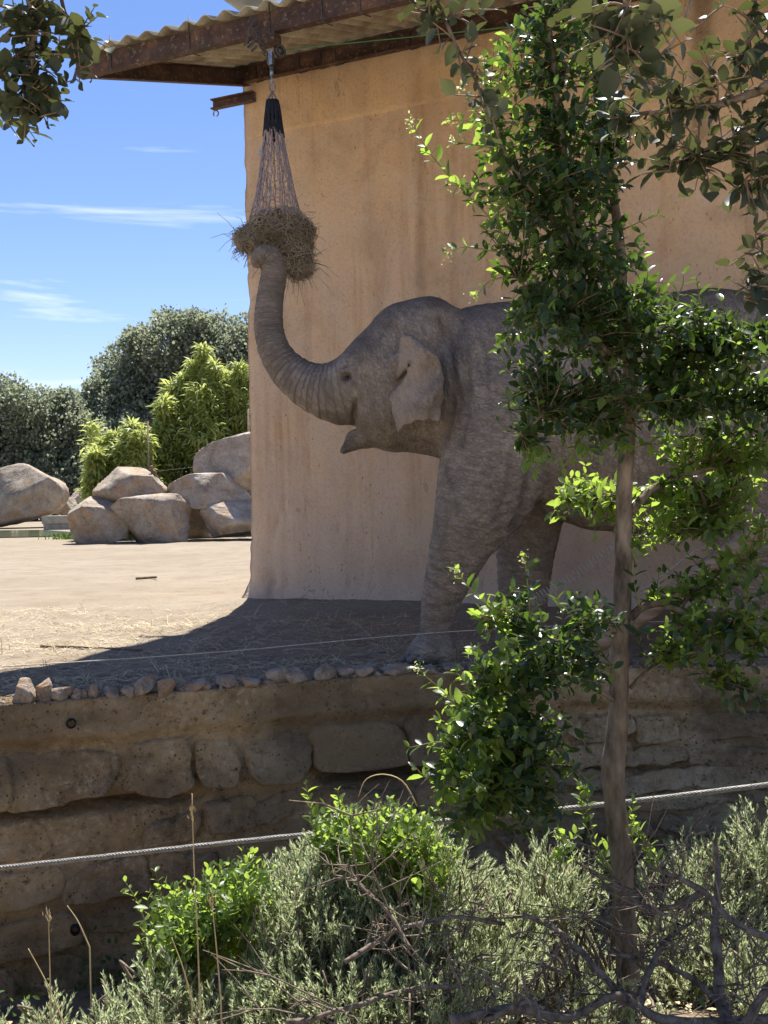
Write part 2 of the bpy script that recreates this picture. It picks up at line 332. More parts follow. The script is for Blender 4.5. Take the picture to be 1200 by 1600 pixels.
def mat_skin():
    t = NT('elephant_skin', .82, .22); p = t.obj(); tw, lw, ew = t.attr('trunk_share'), t.attr('leg_share'), t.attr('ear_share'); ta = t.attr('trunk_coord', 'Vector')
    def folds(v, s1, s2):
        a = t.noise(t.map(v, s1), 1, 4, .6, .5); b = t.voro(t.map(v, s2), 1, 'DISTANCE_TO_EDGE'); return t.math('ADD', t.math('MULTIPLY', t.ramp(a, (.30, 0), (.64, 1)), .66), t.math('MULTIPLY', t.ramp(b, (0, 0), (.26, 1)), .40))
    bodyv = t.map(p, (1, 1, 1), (0, math.radians(24), 0)); legv = t.map(p, (1, 1, 1), (0, math.radians(-18), 0))
    fb = folds(bodyv, (30, 14, 12), (44, 32, 27)); fl = folds(legv, (9, 10, 32), (26, 32, 46)); ft = folds(ta, (52, 9, 9), (66, 30, 30))
    f_ = t.mix(lw, fb, fl); f_ = t.mix(tw, f_, ft); fd = t.n('RGBToBW', {0: f_}).outputs[0]; fd = t.math('MULTIPLY_ADD', t.math('SUBTRACT', fd, 1.0), t.math('SUBTRACT', 1.0, t.math('MULTIPLY', ew, .6)), 1.0)
    a = t.noise(p, 1.7, 6, .62); b = t.noise(p, 9, 6, .7); f = t.noise(p, 140, 3, .7); bl = t.noise(p, 26, 5, .7)
    a = t.math('ADD', t.math('MULTIPLY', a, .65), t.math('MULTIPLY', t.noise(t.map(p, (1, 1, .6), loc=(2, 7, 1)), 4.2, 6, .66, .5), .35)); c = t.ramp(a, (.36, (.215, .172, .132)), (.5, (.300, .243, .188)), (.64, (.43, .352, .275)))
    c = t.mix(t.math('MULTIPLY', t.ramp(b, (.5, 0), (.68, 1)), .40), c, (.48, .385, .285))
    c = t.mix(t.math('MULTIPLY', t.ramp(b, (.32, 1), (.46, 0)), .42), c, (.135, .108, .088))
    c = t.mix(t.math('MULTIPLY', t.ramp(bl, (.34, 1), (.46, 0)), .30), c, (.12, .10, .085))
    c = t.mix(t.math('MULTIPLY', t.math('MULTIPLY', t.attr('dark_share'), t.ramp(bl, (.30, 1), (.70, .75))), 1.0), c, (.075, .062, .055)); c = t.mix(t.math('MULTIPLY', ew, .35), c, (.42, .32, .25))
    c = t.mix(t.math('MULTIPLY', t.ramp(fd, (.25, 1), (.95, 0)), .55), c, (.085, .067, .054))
    h = t.math('ADD', t.math('ADD', fd, t.math('MULTIPLY', bl, .35)), t.math('MULTIPLY', f, .14))
    return t.done(c, t.bump(h, .8, .013))
def mat_water():
    t = NT('pond_water', .06, .5); p = t.pos(); t.b.inputs['Transmission Weight'].default_value = .0
    return t.done((.10, .13, .07), t.bump(t.noise(t.map(p, (2, 6, 1)), 1.5, 4), .25, .03))
MT = dict(
    plaster=mat_plaster('wall_plaster', (.70, .495, .315), (.61, .42, .265), (.57, .455, .355)),
    band=mat_plaster('band_plaster', (.74, .51, .29), (.68, .45, .25), (.62, .47, .32), .5, 1),
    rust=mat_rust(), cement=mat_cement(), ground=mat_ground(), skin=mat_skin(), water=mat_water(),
    boulder=mat_rock('boulder_limestone', ((.3, (.20, .16, .118)), (.5, (.34, .28, .215)), (.7, (.47, .40, .32))), 1.5, .5),
    slab=mat_rock('pale_layered_limestone', ((.3, (.24, .19, .14)), (.5, (.38, .315, .245)), (.7, (.52, .46, .39))), 1.5, .35, 1),
    rimrock=mat_rock('rim_rock', ((.3, (.17, .125, .09)), (.5, (.31, .24, .18)), (.7, (.46, .39, .31))), 7, .5),
    wallstone=mat_wallstone('wall_stone', ((.30, .198, .100), (.52, .362, .195), (.64, .48, .285), (.70, .55, .36))),
    mortar=mat_wallstone('wall_render', ((.30, .202, .103), (.50, .352, .192), (.62, .46, .275), (.68, .53, .34))),
    moat=mat_simple('damp_soil', (.11, .083, .055), (.24, .19, .125), 9, .95, .1, 0, .8, .04),
    pathsand=mat_simple('pale_path_sand', (.46, .385, .29), (.58, .50, .39), 5, .95, .1, 0, .5, .01, 7),
    concrete=mat_simple('pale_concrete', (.36, .31, .25), (.52, .46, .38), 6, .9, .1),
    bark=mat_simple('grey_bark', (.075, .056, .040), (.26, .205, .15), 22, .9, .15, 0, .95, .016, 6, (1, 1, .35)),
    deadwood=mat_simple('weathered_dead_wood', (.085, .064, .046), (.30, .235, .175), 34, .9, .1, 0, .9, .01, 6, (1, 1, .5)),
    twig=mat_simple('brown_twig', (.10, .066, .04), (.23, .17, .11), 30),
    greentwig=mat_simple('green_twig', (.14, .15, .05), (.24, .22, .09), 30),
    log=mat_simple('peeled_log', (.17, .12, .085), (.33, .25, .18), 14, .85, .15, 0, .5, .006, 6, (.4, .4, 2)),
    black=mat_simple('black_webbing', (.006, .007, .012), (.022, .024, .034), 80, .8, .3, 0, .6, .003),
    netrope=mat_simple('faded_net_cord', (.20, .16, .17), (.42, .36, .37), 60, .85, .2),
    wisp=mat_simple('frayed_white_fibre', (.5, .45, .45), (.72, .68, .68), 60),
    steel=mat_simple('galvanised_steel', (.16, .175, .19), (.36, .385, .41), 30, .42, .5, .75, .15, .001),
    chain=mat_simple('dull_chain_steel', (.05, .045, .04), (.15, .135, .12), 60, .6, .4, .6, .3, .002),
    cable=mat_simple('steel_cable', (.15, .14, .12), (.36, .34, .30), 120, .55, .4, .3),
    wire=mat_simple('fence_wire', (.30, .28, .25), (.50, .47, .42), 40, .5, .4, .2),
    greenrope=mat_simple('green_cord', (.05, .16, .05), (.09, .24, .08), 60),
    hole=mat_simple('dark_pipe', (.01, .009, .008), (.02, .018, .015), 40),
    straw=mat_simple('dry_straw', (.38, .29, .16), (.66, .55, .36), 3, .85, .2),
    hay=mat_simple('old_hay', (.22, .175, .115), (.48, .41, .305), 5, .9, .15),
    haycore=mat_simple('packed_hay', (.06, .046, .03), (.20, .16, .10), 40, .95, .1, 0, .9, .02),
    drygrass=mat_simple('dry_grass', (.42, .30, .13), (.60, .47, .25), 12),
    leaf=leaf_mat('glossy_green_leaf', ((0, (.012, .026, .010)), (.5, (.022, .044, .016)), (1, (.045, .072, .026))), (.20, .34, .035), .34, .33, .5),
    leafyoung=leaf_mat('young_green_leaf', ((0, (.040, .080, .020)), (.5, (.070, .125, .03)), (1, (.13, .18, .05))), (.50, .68, .09), .52, .4, .45),  # brighter leaf copy, sunlight put into its colour; also the shrubs' leaves
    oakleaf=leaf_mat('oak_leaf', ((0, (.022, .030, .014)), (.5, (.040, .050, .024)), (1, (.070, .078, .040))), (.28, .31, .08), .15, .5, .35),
    oakfar=leaf_mat('far_oak_foliage', ((0, (.11, .13, .088)), (.5, (.18, .205, .145)), (1, (.30, .32, .245))), (.42, .47, .28), .42, .5, .4),  # foliage paled, distance haze put into its colour
    bamboo=leaf_mat('bamboo_leaf', ((0, (.20, .26, .07)), (.5, (.34, .38, .11)), (1, (.46, .47, .18))), (.68, .74, .22), .45, .5, .3),
    rosemary=leaf_mat('rosemary_needle', ((0, (.15, .20, .09)), (.5, (.34, .40, .22)), (1, (.60, .63, .44))), (.74, .80, .42), .46, .42, .5),
    moss=leaf_mat('low_green_weed', ((0, (.02, .055, .012)), (1, (.06, .12, .03))), (.2, .36, .05), .4, .5, .3),
    blossom=leaf_mat('pale_flower_bud', ((0, (.40, .42, .15)), (1, (.60, .58, .28))), (.6, .65, .25), .4, .6, .2),
    feather=mat_simple('brown_feather', (.09, .05, .03), (.30, .19, .11), 30),
    eye=mat_simple('dark_eye', (.012, .008, .006), (.03, .02, .014), 30, .15, .5),
    nail=mat_simple('toe_nail', (.16, .135, .11), (.26, .225, .19), 30, .7, .3),
    grey=mat_simple('grey_painted_sheet', (.30, .30, .30), (.45, .45, .44), 8, .6, .3),
)
MT['leaf_me'] = mesh_data('leaf', LEAF_V, LEAF_F, MT['leaf']); MT['leafyoung_me'] = mesh_data('young_leaf', LEAF_V, LEAF_F, MT['leafyoung'])
MT['oak_me'] = mesh_data('oak_leaf', OAK_V, LEAF_F, MT['oakleaf'])
# ================================================================== the setting
# retaining wall line in plan: its top front edge seen in the photograph, at the enclosure's level
WALL_TOP = np.array([G(x, y, -.02) for x, y in ((-420, 1140), (0, 1106), (330, 1083), (480, 1068), (740, 1052), (1200, 1046), (1700, 1046))])[:, :2]
seg = np.linalg.norm(np.diff(WALL_TOP, axis=0), axis=1); WS = np.concatenate([[0], np.cumsum(seg)])
def wall_xy(s):
    return np.stack([np.interp(s, WS, WALL_TOP[:, 0]), np.interp(s, WS, WALL_TOP[:, 1])], -1)
def wall_n(s):
    d = wall_xy(np.asarray(s) + .15) - wall_xy(np.asarray(s) - .15); d /= np.linalg.norm(d, axis=-1)[..., None]
    return np.stack([d[..., 1], -d[..., 0]], -1)
_ss = np.linspace(0, WS[-1], 400); _px = proj(np.column_stack([wall_xy(_ss), np.full(400, -.5)]))[:, 0]
def wall_s(px): return np.interp(px, _px, _ss)
def wall_pt(s, z, off=0.0):
    s = np.asarray(s, float); xy = wall_xy(s) + wall_n(s) * np.asarray(off)[..., None] if np.ndim(off) else wall_xy(s) + wall_n(s) * off
    return np.concatenate([xy, np.broadcast_to(np.asarray(z, float)[..., None], s.shape + (1,))], -1)
def wall_y(x): return np.interp(x, WALL_TOP[:, 0], WALL_TOP[:, 1])

# building frame: u along the wall to the right, v out towards the visitor, z up
BO = G(401, 946, 0.0)
BA = math.radians(25.5); BW = np.array([math.cos(BA), -math.sin(BA), 0]); BN = np.array([-math.sin(BA), -math.cos(BA), 0])
def B(u, v, z): return BO + BW * u + BN * v + np.array([0, 0, z])
def hit(px, py, n, p0):
    d = ray(px, py); return CAM + d * (((p0 - CAM) @ n) / (d @ n))
def Wuz(px, py, v=0.0):
    q = hit(px, py, BN, B(0, v, 0)); return (q - BO) @ BW, q[2]

def far_noise(x, y): return fbm(np.stack([x * .8, y * .8, 0 * x], -1), 3, 4)
def ground_z(x, y):
    u = (x - BO[0]) * BW[0] + (y - BO[1]) * BW[1]; v = (x - BO[0]) * BN[0] + (y - BO[1]) * BN[1]
    z = .035 * far_noise(x, y) + .018 * fbm(np.stack([x * 5, y * 5, 0 * x], -1), 9, 3)
    dv = np.clip(np.maximum(v, 0), 0, 5); du = np.clip(-u, 0, 5)
    dist = np.hypot(np.where(u < 0, du, 0), dv)
    return z * np.clip((y - wall_y(x)) * 2.0, .25, 1) + .10 * np.exp(-(dist / .45) ** 2)
# the enclosure's bare earth: one sheet from the wall's edge to the horizon
xs = np.concatenate([[-1200, -400, -120, -50, -25, -14, -9], np.linspace(-6, 6, 130), [9, 14, 25, 50, 120, 400, 1200]])
tt = np.concatenate([np.linspace(0, 1, 12) * .35, .35 + np.linspace(0, 1, 110)[1:] ** 1.5 * 10, [13, 17, 22, 28, 36, 50, 80, 140, 300, 700, 1500]])
X = np.repeat(xs[:, None], len(tt), 1); Y = wall_y(X) + .03 + tt[None]; Z = ground_z(X, Y)
Z[np.abs(X) > 60] = 0; Z[Y > 60] = 0
# the shallow pool cut into the earth at the far left
gv = np.stack([X, Y, Z], -1).reshape(-1, 3)
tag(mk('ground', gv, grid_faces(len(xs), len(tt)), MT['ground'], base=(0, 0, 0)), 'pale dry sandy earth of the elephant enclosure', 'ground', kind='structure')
# the lower bank on the visitor's side, falling towards the foot of the wall
xs = np.linspace(-9, 9, 90); tb = np.linspace(0, 1, 50)
X = np.repeat(xs[:, None], 50, 1); Y0 = wall_y(X) - .02; Y = -4 + (Y0 + 4) * tb[None]
def bank_z(x, y):
    q = np.interp(y, [-5, 0, 2.2, 3.8, 4.8, 5.6, 8], [-.5, -.5, -.50, -.74, -1.28, -1.62, -1.7])
    return q + .07 * fbm(np.stack([x * 1.4, y * 1.4, 0 * x], -1), 21, 4)
Z = bank_z(X, Y)
tag(mk('bank', np.stack([X, Y, Z], -1).reshape(-1, 3), grid_faces(90, 50), MT['moat'], base=(0, 0, -1)), 'dark earth bank below the stone wall, under the shrubs', 'bank', kind='structure')

# unseen pale path added under the camera to bounce warm fill
xs = np.linspace(-40, 40, 60); ys = np.linspace(-40, 1.75, 40); X, Y = np.meshgrid(xs, ys, indexing='ij')
tag(mk('path', np.stack([X, Y + .12 * vnoise(np.stack([X * .8, 0 * X, 0 * X], -1), 4) * (Y > 1), -.40 + .012 * vnoise(np.stack([X, Y, 0 * X], -1), 14)], -1).reshape(-1, 3), grid_faces(60, 40), MT['pathsand'], base=(0, 0, -.4)), 'pale sandy visitors path in front of the planted bank', 'path', kind='structure')
# ------------------------------------------------------------------ retaining wall: rendered core with the stones set in it
wall = empty('retaining_wall', (*wall_xy(WS[-1] / 2), -1.75))
tag(wall, 'rough brown stone retaining wall holding up the elephant enclosure', 'wall')
ROW = [(-.27, -.60), (-.645, -.87), (-.895, -1.13), (-1.155, -1.42), (-1.44, -1.76)]
ns = 330; zs = np.linspace(-1.8, 0, 96); ss = np.linspace(0, WS[-1], ns)
SS, ZZ = np.meshgrid(ss, zs, indexing='ij')
off = .022 * fbm(np.stack([SS * 2.2, ZZ * 2.6, 0 * SS], -1), 31, 4) + .011 * fbm(np.stack([SS * 11, ZZ * 13, 0 * SS], -1), 32, 3)
off += .025 * np.clip((ZZ + .24) / .05, 0, 1) - .03 * np.clip(-ZZ - .2, 0, .1) * 10 * .6        # the cement cap stands a little proud
cz = -.622 + .022 * vnoise(np.stack([SS * 2.3, 0 * SS, 0 * SS], -1), 40)
grv = np.exp(-((ZZ - cz) / .028) ** 2) * np.clip(.6 + 1.4 * vnoise(np.stack([SS * 1.1, 0 * SS, 3 + 0 * SS], -1), 41), 0, 1)
off -= .024 * np.clip((-ZZ - .22) / .05, 0, 1) - .040 * fbm(np.stack([SS * 3.1, ZZ * 4.5, 5 + 0 * SS], -1), 37, 3) * np.clip((-ZZ - .2) / .05, 0, 1)
off -= .24 * grv                                                                                # the open joint under the overhanging course
cv = wall_pt(SS, ZZ, off).reshape(-1, 3)
top_in = np.column_stack([wall_xy(ss) - wall_n(ss) * .34, np.full(ns, .0)])                      # the cap's flat top
cf = grid_faces(ns, 96)
i = np.arange(ns - 1); topf = np.stack([i * 96 + 95, ns * 96 + i, ns * 96 + i + 1, (i + 1) * 96 + 95], 1)
mk('core', np.vstack([cv, top_in]), np.vstack([cf, topf]), MT['mortar'], wall)
r = np.random.default_rng(11)
def cz_of(s): return -.622 + .022 * vnoise(np.stack([s * 2.3, 0 * s, 0 * s], -1), 40)
def stone_patch(s0, s1, z0, z1, prot, seed, row=1):
    nu, nv = 29, 21; rr = np.random.default_rng(seed)
    u = np.linspace(-1, 1, nu); v = np.linspace(-1, 1, nv); U, V = np.meshgrid(u, v, indexing='ij')
    k = rr.uniform(-.34, .34, (4, 2))                       # skew the corners
    a, b = (U + 1) / 2, (V + 1) / 2
    sx = (1 - a) * (1 - b) * k[0, 0] + a * (1 - b) * k[1, 0] + a * b * k[2, 0] + (1 - a) * b * k[3, 0]
    sz = (1 - a) * (1 - b) * k[0, 1] + a * (1 - b) * k[1, 1] + a * b * k[2, 1] + (1 - a) * b * k[3, 1]
    e = (np.abs(U) ** 5 + np.abs(V) ** 5) ** (1 / 5)
    rad = np.hypot(U, V) + 1e-6; lim = rad / np.maximum(e, 1e-6)
    q = np.maximum(np.abs(U), np.abs(V)); sq = np.where(rad > 0, q / (e + 1e-6), 1)
    Us = U * np.clip(sq, .86, 1); Vs = V * np.clip(sq, .86, 1)
    s = (s0 + s1) / 2 + (Us * .5 + sx * .3) * (s1 - s0) ; z = (z0 + z1) / 2 + (Vs * .5 + sz * .35) * (z1 - z0)
    z = z + .05 * vnoise(np.stack([s * 1.6, 0 * s + row * 3.3, 0 * s], -1), 77) * (row > 0) + (cz_of(s) + .622) * (row == 0)
    w = np.stack([s * 4, z * 4, seed * 1.7 + 0 * s], -1)
    s = s + .030 * vnoise(w * 1.3, seed) + .012 * vnoise(w * 5, seed + 1); z = z + .024 * vnoise(w * 1.3 + 9, seed) + .011 * vnoise(w * 5 + 9, seed + 1)
    edge = np.clip((1 - q) / .07, 0, 1); edge = edge * (2 - edge); edge = np.where((row == 0) & (V < 0) & (np.abs(U) < .86), np.clip((1 - np.abs(V)) / .05, 0, 1) * np.clip((1 - np.abs(U)) / .13, 0, 1), edge)
    h = -.05 + (prot + .05) * edge + .020 * fbm(w * 1.5, seed, 4) * edge + .009 * fbm(w * 6, seed + 3, 3) * edge + rr.uniform(-.02, .03) * U * edge + rr.uniform(-.03, .005) * V * edge - (.022 * V * edge if row == 0 else 0)
    return wall_pt(s, z, h).reshape(-1, 3), grid_faces(nu, nv)
sd = 100
for ri, (z1, z0) in enumerate(ROW):
    s = r.uniform(-.2, 0)
    while s < WS[-1]:
        wd = r.uniform(.22, .62) if ri < 2 else r.uniform(.18, .64)
        px = float(proj(np.append(wall_xy(s + wd / 2), (z0 + z1) / 2))[0]); D = wall_xy(s)[1]
        if px > -260 and px < 1460:
            prot = r.uniform(.0, .018) if ri == 0 else r.uniform(-.012, .010)
            if px > 840:                                     # smaller, more broken stones towards the right
                zm = z0 + (z1 - z0) * r.uniform(.4, .6)
                for za, zb in ((z0, zm - .012), (zm + .012, z1)):
                    v, f = stone_patch(s, s + wd * 1.04, za, zb, r.uniform(-.012, .012), sd, ri + 5); sd += 1; mk('stone', v, f, MT['wallstone'], wall)
            elif ri == 0 or r.random() < .85:
                za, zb = z0 + (0 if ri == 0 else r.uniform(0, .02)), z1 - r.uniform(0, .05)
                v, f = stone_patch(s, s + wd * 1.05, za, zb, prot, sd, ri); mk('stone', v, f, MT['wallstone'], wall)
        sd += 1; s += wd
for px, py in ((114, 1128), (112, 1449)):       # weep holes: short pipes let into the wall
    s = float(wall_s(px)); xy = wall_xy(s); z = P(px, py, xy[1])[2]; n2 = wall_n(s)
    c = np.array([*xy, z]); ax = np.array([*n2, 0]); e1 = np.array([-n2[1], n2[0], 0]); e2 = np.array([0, 0, 1.0]); a = np.arange(14) * 2 * math.pi / 14
    ring = lambda rr, o: c + ax * o + rr * (np.cos(a)[:, None] * e1 + np.sin(a)[:, None] * e2)
    v = np.vstack([ring(.027, -.05), ring(.027, .058), ring(.021, .058), ring(.021, -.05)]); f = []
    for k in range(3):
        for j in range(14): f.append((k * 14 + j, k * 14 + (j + 1) % 14, (k + 1) * 14 + (j + 1) % 14, (k + 1) * 14 + j))
    f.append(tuple(42 + j for j in range(14)))
    mk('weep_pipe', v, f, MT['hole'], wall)

# loose rocks lined up along the wall's top
ORD = 'first second third fourth fifth sixth seventh eighth ninth tenth eleventh twelfth thirteenth fourteenth fifteenth sixteenth seventeenth eighteenth nineteenth twentieth'.split()
RIM = [(-40, 1098, 30, 22), (19, 1092, 20, 21, 'rounded pale rock on the wall top by the left picture edge'), (50, 1090, 14, 20, 'upright pointed rock on the wall top, second from the left edge'),
       (76, 1096, 17, 11, 'low flat grey rock on the wall top, third from the left edge'), (106, 1094, 9, 9, 'small sunlit rock on the wall top, fourth from the left edge'), (134, 1090, 10, 12, 'small pointed pale rock midway along the sunlit wall top'),
       (160, 1092, 13, 9, 'small dark rock between two pale ones on the sunlit wall top'), (190, 1087, 13, 10, 'squat pale rock touching the foot of the long slanting rock'),
       (214, 1080, 27, 12, 'long slanting pale rock on the wall top, its end raised', -.55), (250, 1079, 17, 13, 'blocky brown rock just past the long slanting rock'),
       (285, 1068, 17, 11, 'grey rock lying behind the flat sunlit slab on the wall top'), (298, 1077, 19, 10, 'flat topped sunlit slab of rock, last lit rock before the shade'),
       (322, 1073, 8, 8, 'small rock at the end of the sunlit stretch of wall top'), (352, 1068, 16, 12, 'first dark rock in the shaded stretch of wall top'), (388, 1065, 17, 9, 'low dark rock in the shade, second after the sunlit stretch'),
       (434, 1057, 17, 14, 'dark pointed rock set back in the shaded stretch of wall top'), (457, 1062, 21, 14, 'broad brown rock in front of the dark pointed rock'), (506, 1056, 18, 15, 'tawny ochre rock standing out in the shaded stretch of wall top'),
       (539, 1050, 15, 9, 'dark grey rock right after the tawny ochre rock'), (566, 1056, 19, 11, 'brown ridged rock midway between tawny rock and elephant foot'), (580, 1040, 9, 9, 'small grey rock set back near the elephant foot'),
       (620, 1052, 26, 10, 'long low rust brown rock just below the elephant foot'), (668, 1050, 22, 8, 'low grey rock under the heel of the elephant foot'), (712, 1048, 18, 8, 'low grey rock beside the leafy branch tip, past the elephant foot'),
       (960, 1030, 34, 38, 'pale squarish rock on the wall top behind the tree trunk')]
for k, t_ in enumerate(RIM):
    if len(t_) < 5: continue
    px, py, w, h, lab = t_[:5]; tilt = t_[5] if len(t_) > 5 else 0
    g = G(px, py + h * .75, .0); g[1] = max(g[1], wall_y(g[0]) + w * g[1] / F_PX * .45)
    sc = g[1] / F_PX; hx, hz = w * sc * 1.05, h * sc * 1.05
    v, f = rock((0, 0, 0), (hx * 1.0, hx * .85, hz * (1.1 if px < 340 else .95)), 300 + k, 4, 14, .08, r.uniform(-.5, .5))
    if tilt: c, s = math.cos(-tilt), math.sin(-tilt); v = np.stack([v[:, 0] * c - v[:, 2] * s, v[:, 1], v[:, 0] * s + v[:, 2] * c], 1)
    v = v + np.array([g[0], g[1], hz * .55])
    tag(mk('rim_rock', v, f, MT['rimrock']), lab, 'rock', 'rocks lined up along the wall top')
# small rubble and gravel between them
n = 900; s = r.uniform(wall_s(-60), wall_s(1250), n); xy = wall_xy(s) - wall_n(s) * (r.gamma(1.2, .07, n)[:, None] + .0)
pos = np.column_stack([xy, np.full(n, .004)]); sc = r.gamma(1.3, .007, (n, 1)) * np.array([[1, .75, .5]]) + .003
v, f = ICO[1]; vv, ff = scatter(v * (1 + .3 * r.normal(size=(len(v), 1)) * .3), f, pos, frames(rand_dirs(n, r), rand_dirs(n, r)), sc)
tag(mk('gravel', vv, ff, MT['rimrock'], base=(0, 6, 0), smooth=False), 'loose gravel and rubble along the wall top', 'gravel', kind='stuff')
# straw trodden into the earth
n = 26000
px = r.uniform(-60, 1250, n); py = r.uniform(952, 1088, n); pos = np.array([G(a, b, 0) for a, b in zip(px, py)])
clump = fbm(pos * np.array([1.6, 1.6, 0]) + 5, 51, 3); ok = (pos[:, 1] > wall_y(pos[:, 0]) + .12) & (clump > r.uniform(-.6, .35, n)) & (((pos - BO) @ BN > .15) | ((pos - BO) @ BW < -.1)); pos = pos[ok]; n = len(pos)
pos[:, 2] = ground_z(pos[:, 0], pos[:, 1]) + r.uniform(.002, .02, n)
d = rand_dirs(n, r) * np.array([1, 1, .18]); ST_V = np.array([(-.5, 0, 0), (.5, 0, 0), (.45, .5, .4), (-.45, .5, .4), (.3, 1, 0), (-.3, 1, 0)]); ST_F = np.array([(0, 1, 2, 3), (3, 2, 4, 5)])
L_ = r.gamma(4, .022, n); vv, ff = scatter(ST_V, ST_F, pos, frames(d, np.tile([0, 0, 1.0], (n, 1)) + .4 * rand_dirs(n, r)), np.stack([r.uniform(.002, .0055, n), L_, L_ * .12], 1))
tag(mk('straw', vv, ff, MT['straw'], base=(0, 7, 0), smooth=False), 'trampled straw scattered over the shaded ground by the elephant', 'straw', kind='stuff')

# ------------------------------------------------------------------ the elephant house
house = empty('elephant_house', BO)
tag(house, 'ochre plastered elephant house with corrugated overhanging roof', 'building')
WALL_H = Wuz(366, 132)[1]; WALL_L = 9.0
nu, nz_ = 260, 150
u = np.concatenate([np.linspace(0, 5.6, 220), np.linspace(5.6, WALL_L, 41)[1:]]); z = np.linspace(-.1, WALL_H + .1, nz_); U, Zz = np.meshgrid(u, z, indexing='ij')
def wall_disp(U, Zz):
    w = np.stack([U, Zz, 0 * U], -1)
    d = .022 * fbm(w * .9, 61, 3) + .007 * fbm(w * 5, 62, 3)
    d += .10 * np.exp(-((Zz + .02) / .16) ** 2) + .03 * np.exp(-Zz / .7)                     # spread foot
    return d
d = wall_disp(U, Zz)
for px, y0, y1, wd, dep in ((447, 775, 810, 3, .02), (435, 806, 832, 4, .022), (548, 900, 922, 3, .015), (588, 910, 926, 3, .015), (617, 885, 898, 3, .012), (533, 818, 832, 3, .015), (545, 848, 854, 5, .015), (621, 825, 832, 5, .015), (415, 895, 940, 6, .02), (432, 898, 935, 4, .018), (450, 912, 930, 5, .015), (512, 928, 945, 4, .014), (652, 870, 890, 3, .01)):
    a = Wuz(px, y0); b = Wuz(px, y1); c = (a[0] + b[0]) / 2; cz = (a[1] + b[1]) / 2; hz = abs(a[1] - b[1]) / 2 + .02
    d -= dep * np.exp(-((U - c - .02 * np.sin(Zz * 30)) / (wd / 150)) ** 2) * np.clip(1.3 - np.abs(Zz - cz) / hz, 0, 1)
edge = np.clip(U / .10, 0, 1); cn = fbm(np.stack([Zz * 3.2, 0 * Zz, 0 * Zz], -1), 66, 4)
chip = np.clip(-cn - .12, 0, 1) * 3
dd = d - (.03 + .05 * chip) * (1 - edge) ** 2                                                 # worn corner
flare = .14 * np.exp(-(Zz + .02) / .14) + .03 * np.exp(-Zz / .9)
Uo = U + (.022 * cn - .045) * (1 - edge) - flare * (1 - np.clip(U / .35, 0, 1))
q = B(0, 0, 0) + Uo[..., None] * BW + dd[..., None] * BN + Zz[..., None] * np.array([0, 0, 1.0])
v = q.reshape(-1, 3); nu = len(u)
side = np.array([q[0, k] - BN * t for t in (.3, 1.5, 5.0) for k in range(nz_)])                # the end wall, going back
fs = []
for j in range(nz_ - 1):
    c0 = [j, nu * nz_ + j, nu * nz_ + nz_ + j, nu * nz_ + 2 * nz_ + j]
    for k in range(3): fs.append((c0[k], c0[k] + 1, c0[k + 1] + 1, c0[k + 1]))
hw = mk('wall', np.vstack([v, side]), np.vstack([grid_faces(nu, nz_), np.array(fs)]), MT['plaster'], house)
wp = proj(v); wn_ = fbm(np.stack([U * 2.5, Zz * 1.2, 0 * U], -1), 67, 4).ravel()
def blot(x0, x1, y0, y1, soft): return np.clip((wp[:, 0] - x0) / soft + wn_ * .9, 0, 1) * np.clip((x1 - wp[:, 0]) / soft + wn_ * .9, 0, 1) * np.clip((wp[:, 1] - y0) / (soft * 2) + wn_, 0, 1) * np.clip((y1 - wp[:, 1]) / (soft * 2) + wn_, 0, 1)
stn = np.maximum.reduce([blot(1078, 1118, -200, 225, 12) * .95, blot(1095, 1180, 318, 352, 14) * .6, blot(1150, 1230, 150, 420, 40) * .35, blot(640, 672, 220, 470, 12) * .35, blot(700, 716, 200, 420, 8) * .3, blot(560, 590, 240, 420, 14) * .22, blot(640, 760, 870, 940, 40) * .4, blot(404, 440, 880, 960, 12) * .45, blot(850, 1000, 820, 960, 40) * .3])
pal = np.maximum(blot(1030, 1190, 285, 345, 25), blot(960, 1060, 260, 420, 30) * .5)
for nm, val in (('stain', stn), ('pale', pal)): hw.data.attributes.new(nm, 'FLOAT', 'POINT').data.foreach_set('value', np.concatenate([val, np.zeros(len(side))]).astype(np.float32))
# upper plaster band, standing 14 mm proud, ending in a ragged edge on the right
u1, z1 = Wuz(381, 219, .03); u2, z2 = Wuz(1080, 78, .03); ue = u2
un = np.linspace(.012, ue, 150); zt = np.linspace(0, 1, 26); U, T = np.meshgrid(un, zt, indexing='ij')
zb = z1 + (z2 - z1) * (U / ue) + .012 * fbm(np.stack([U * 6, 0 * U, 0 * U], -1), 71, 3)
Zb = zb + (WALL_H + .06 - zb) * T
Ue = U - .05 * np.clip((U - ue + .12) / .12, 0, 1) * (1 + fbm(np.stack([Zb * 7, 0 * U, 0 * U], -1), 72, 4))
off = wall_disp(U, Zb) + .018 - .035 * (T == 0) - .035 * (U >= ue - 1e-6)
off = off - .05 * (1 - np.clip(U / .10, 0, 1)) ** 2
mk('plaster_band', (B(0, 0, 0) + Ue[..., None] * BW + off[..., None] * BN + Zb[..., None] * np.array([0, 0, 1.0])).reshape(-1, 3), grid_faces(150, 26), MT['band'], house)
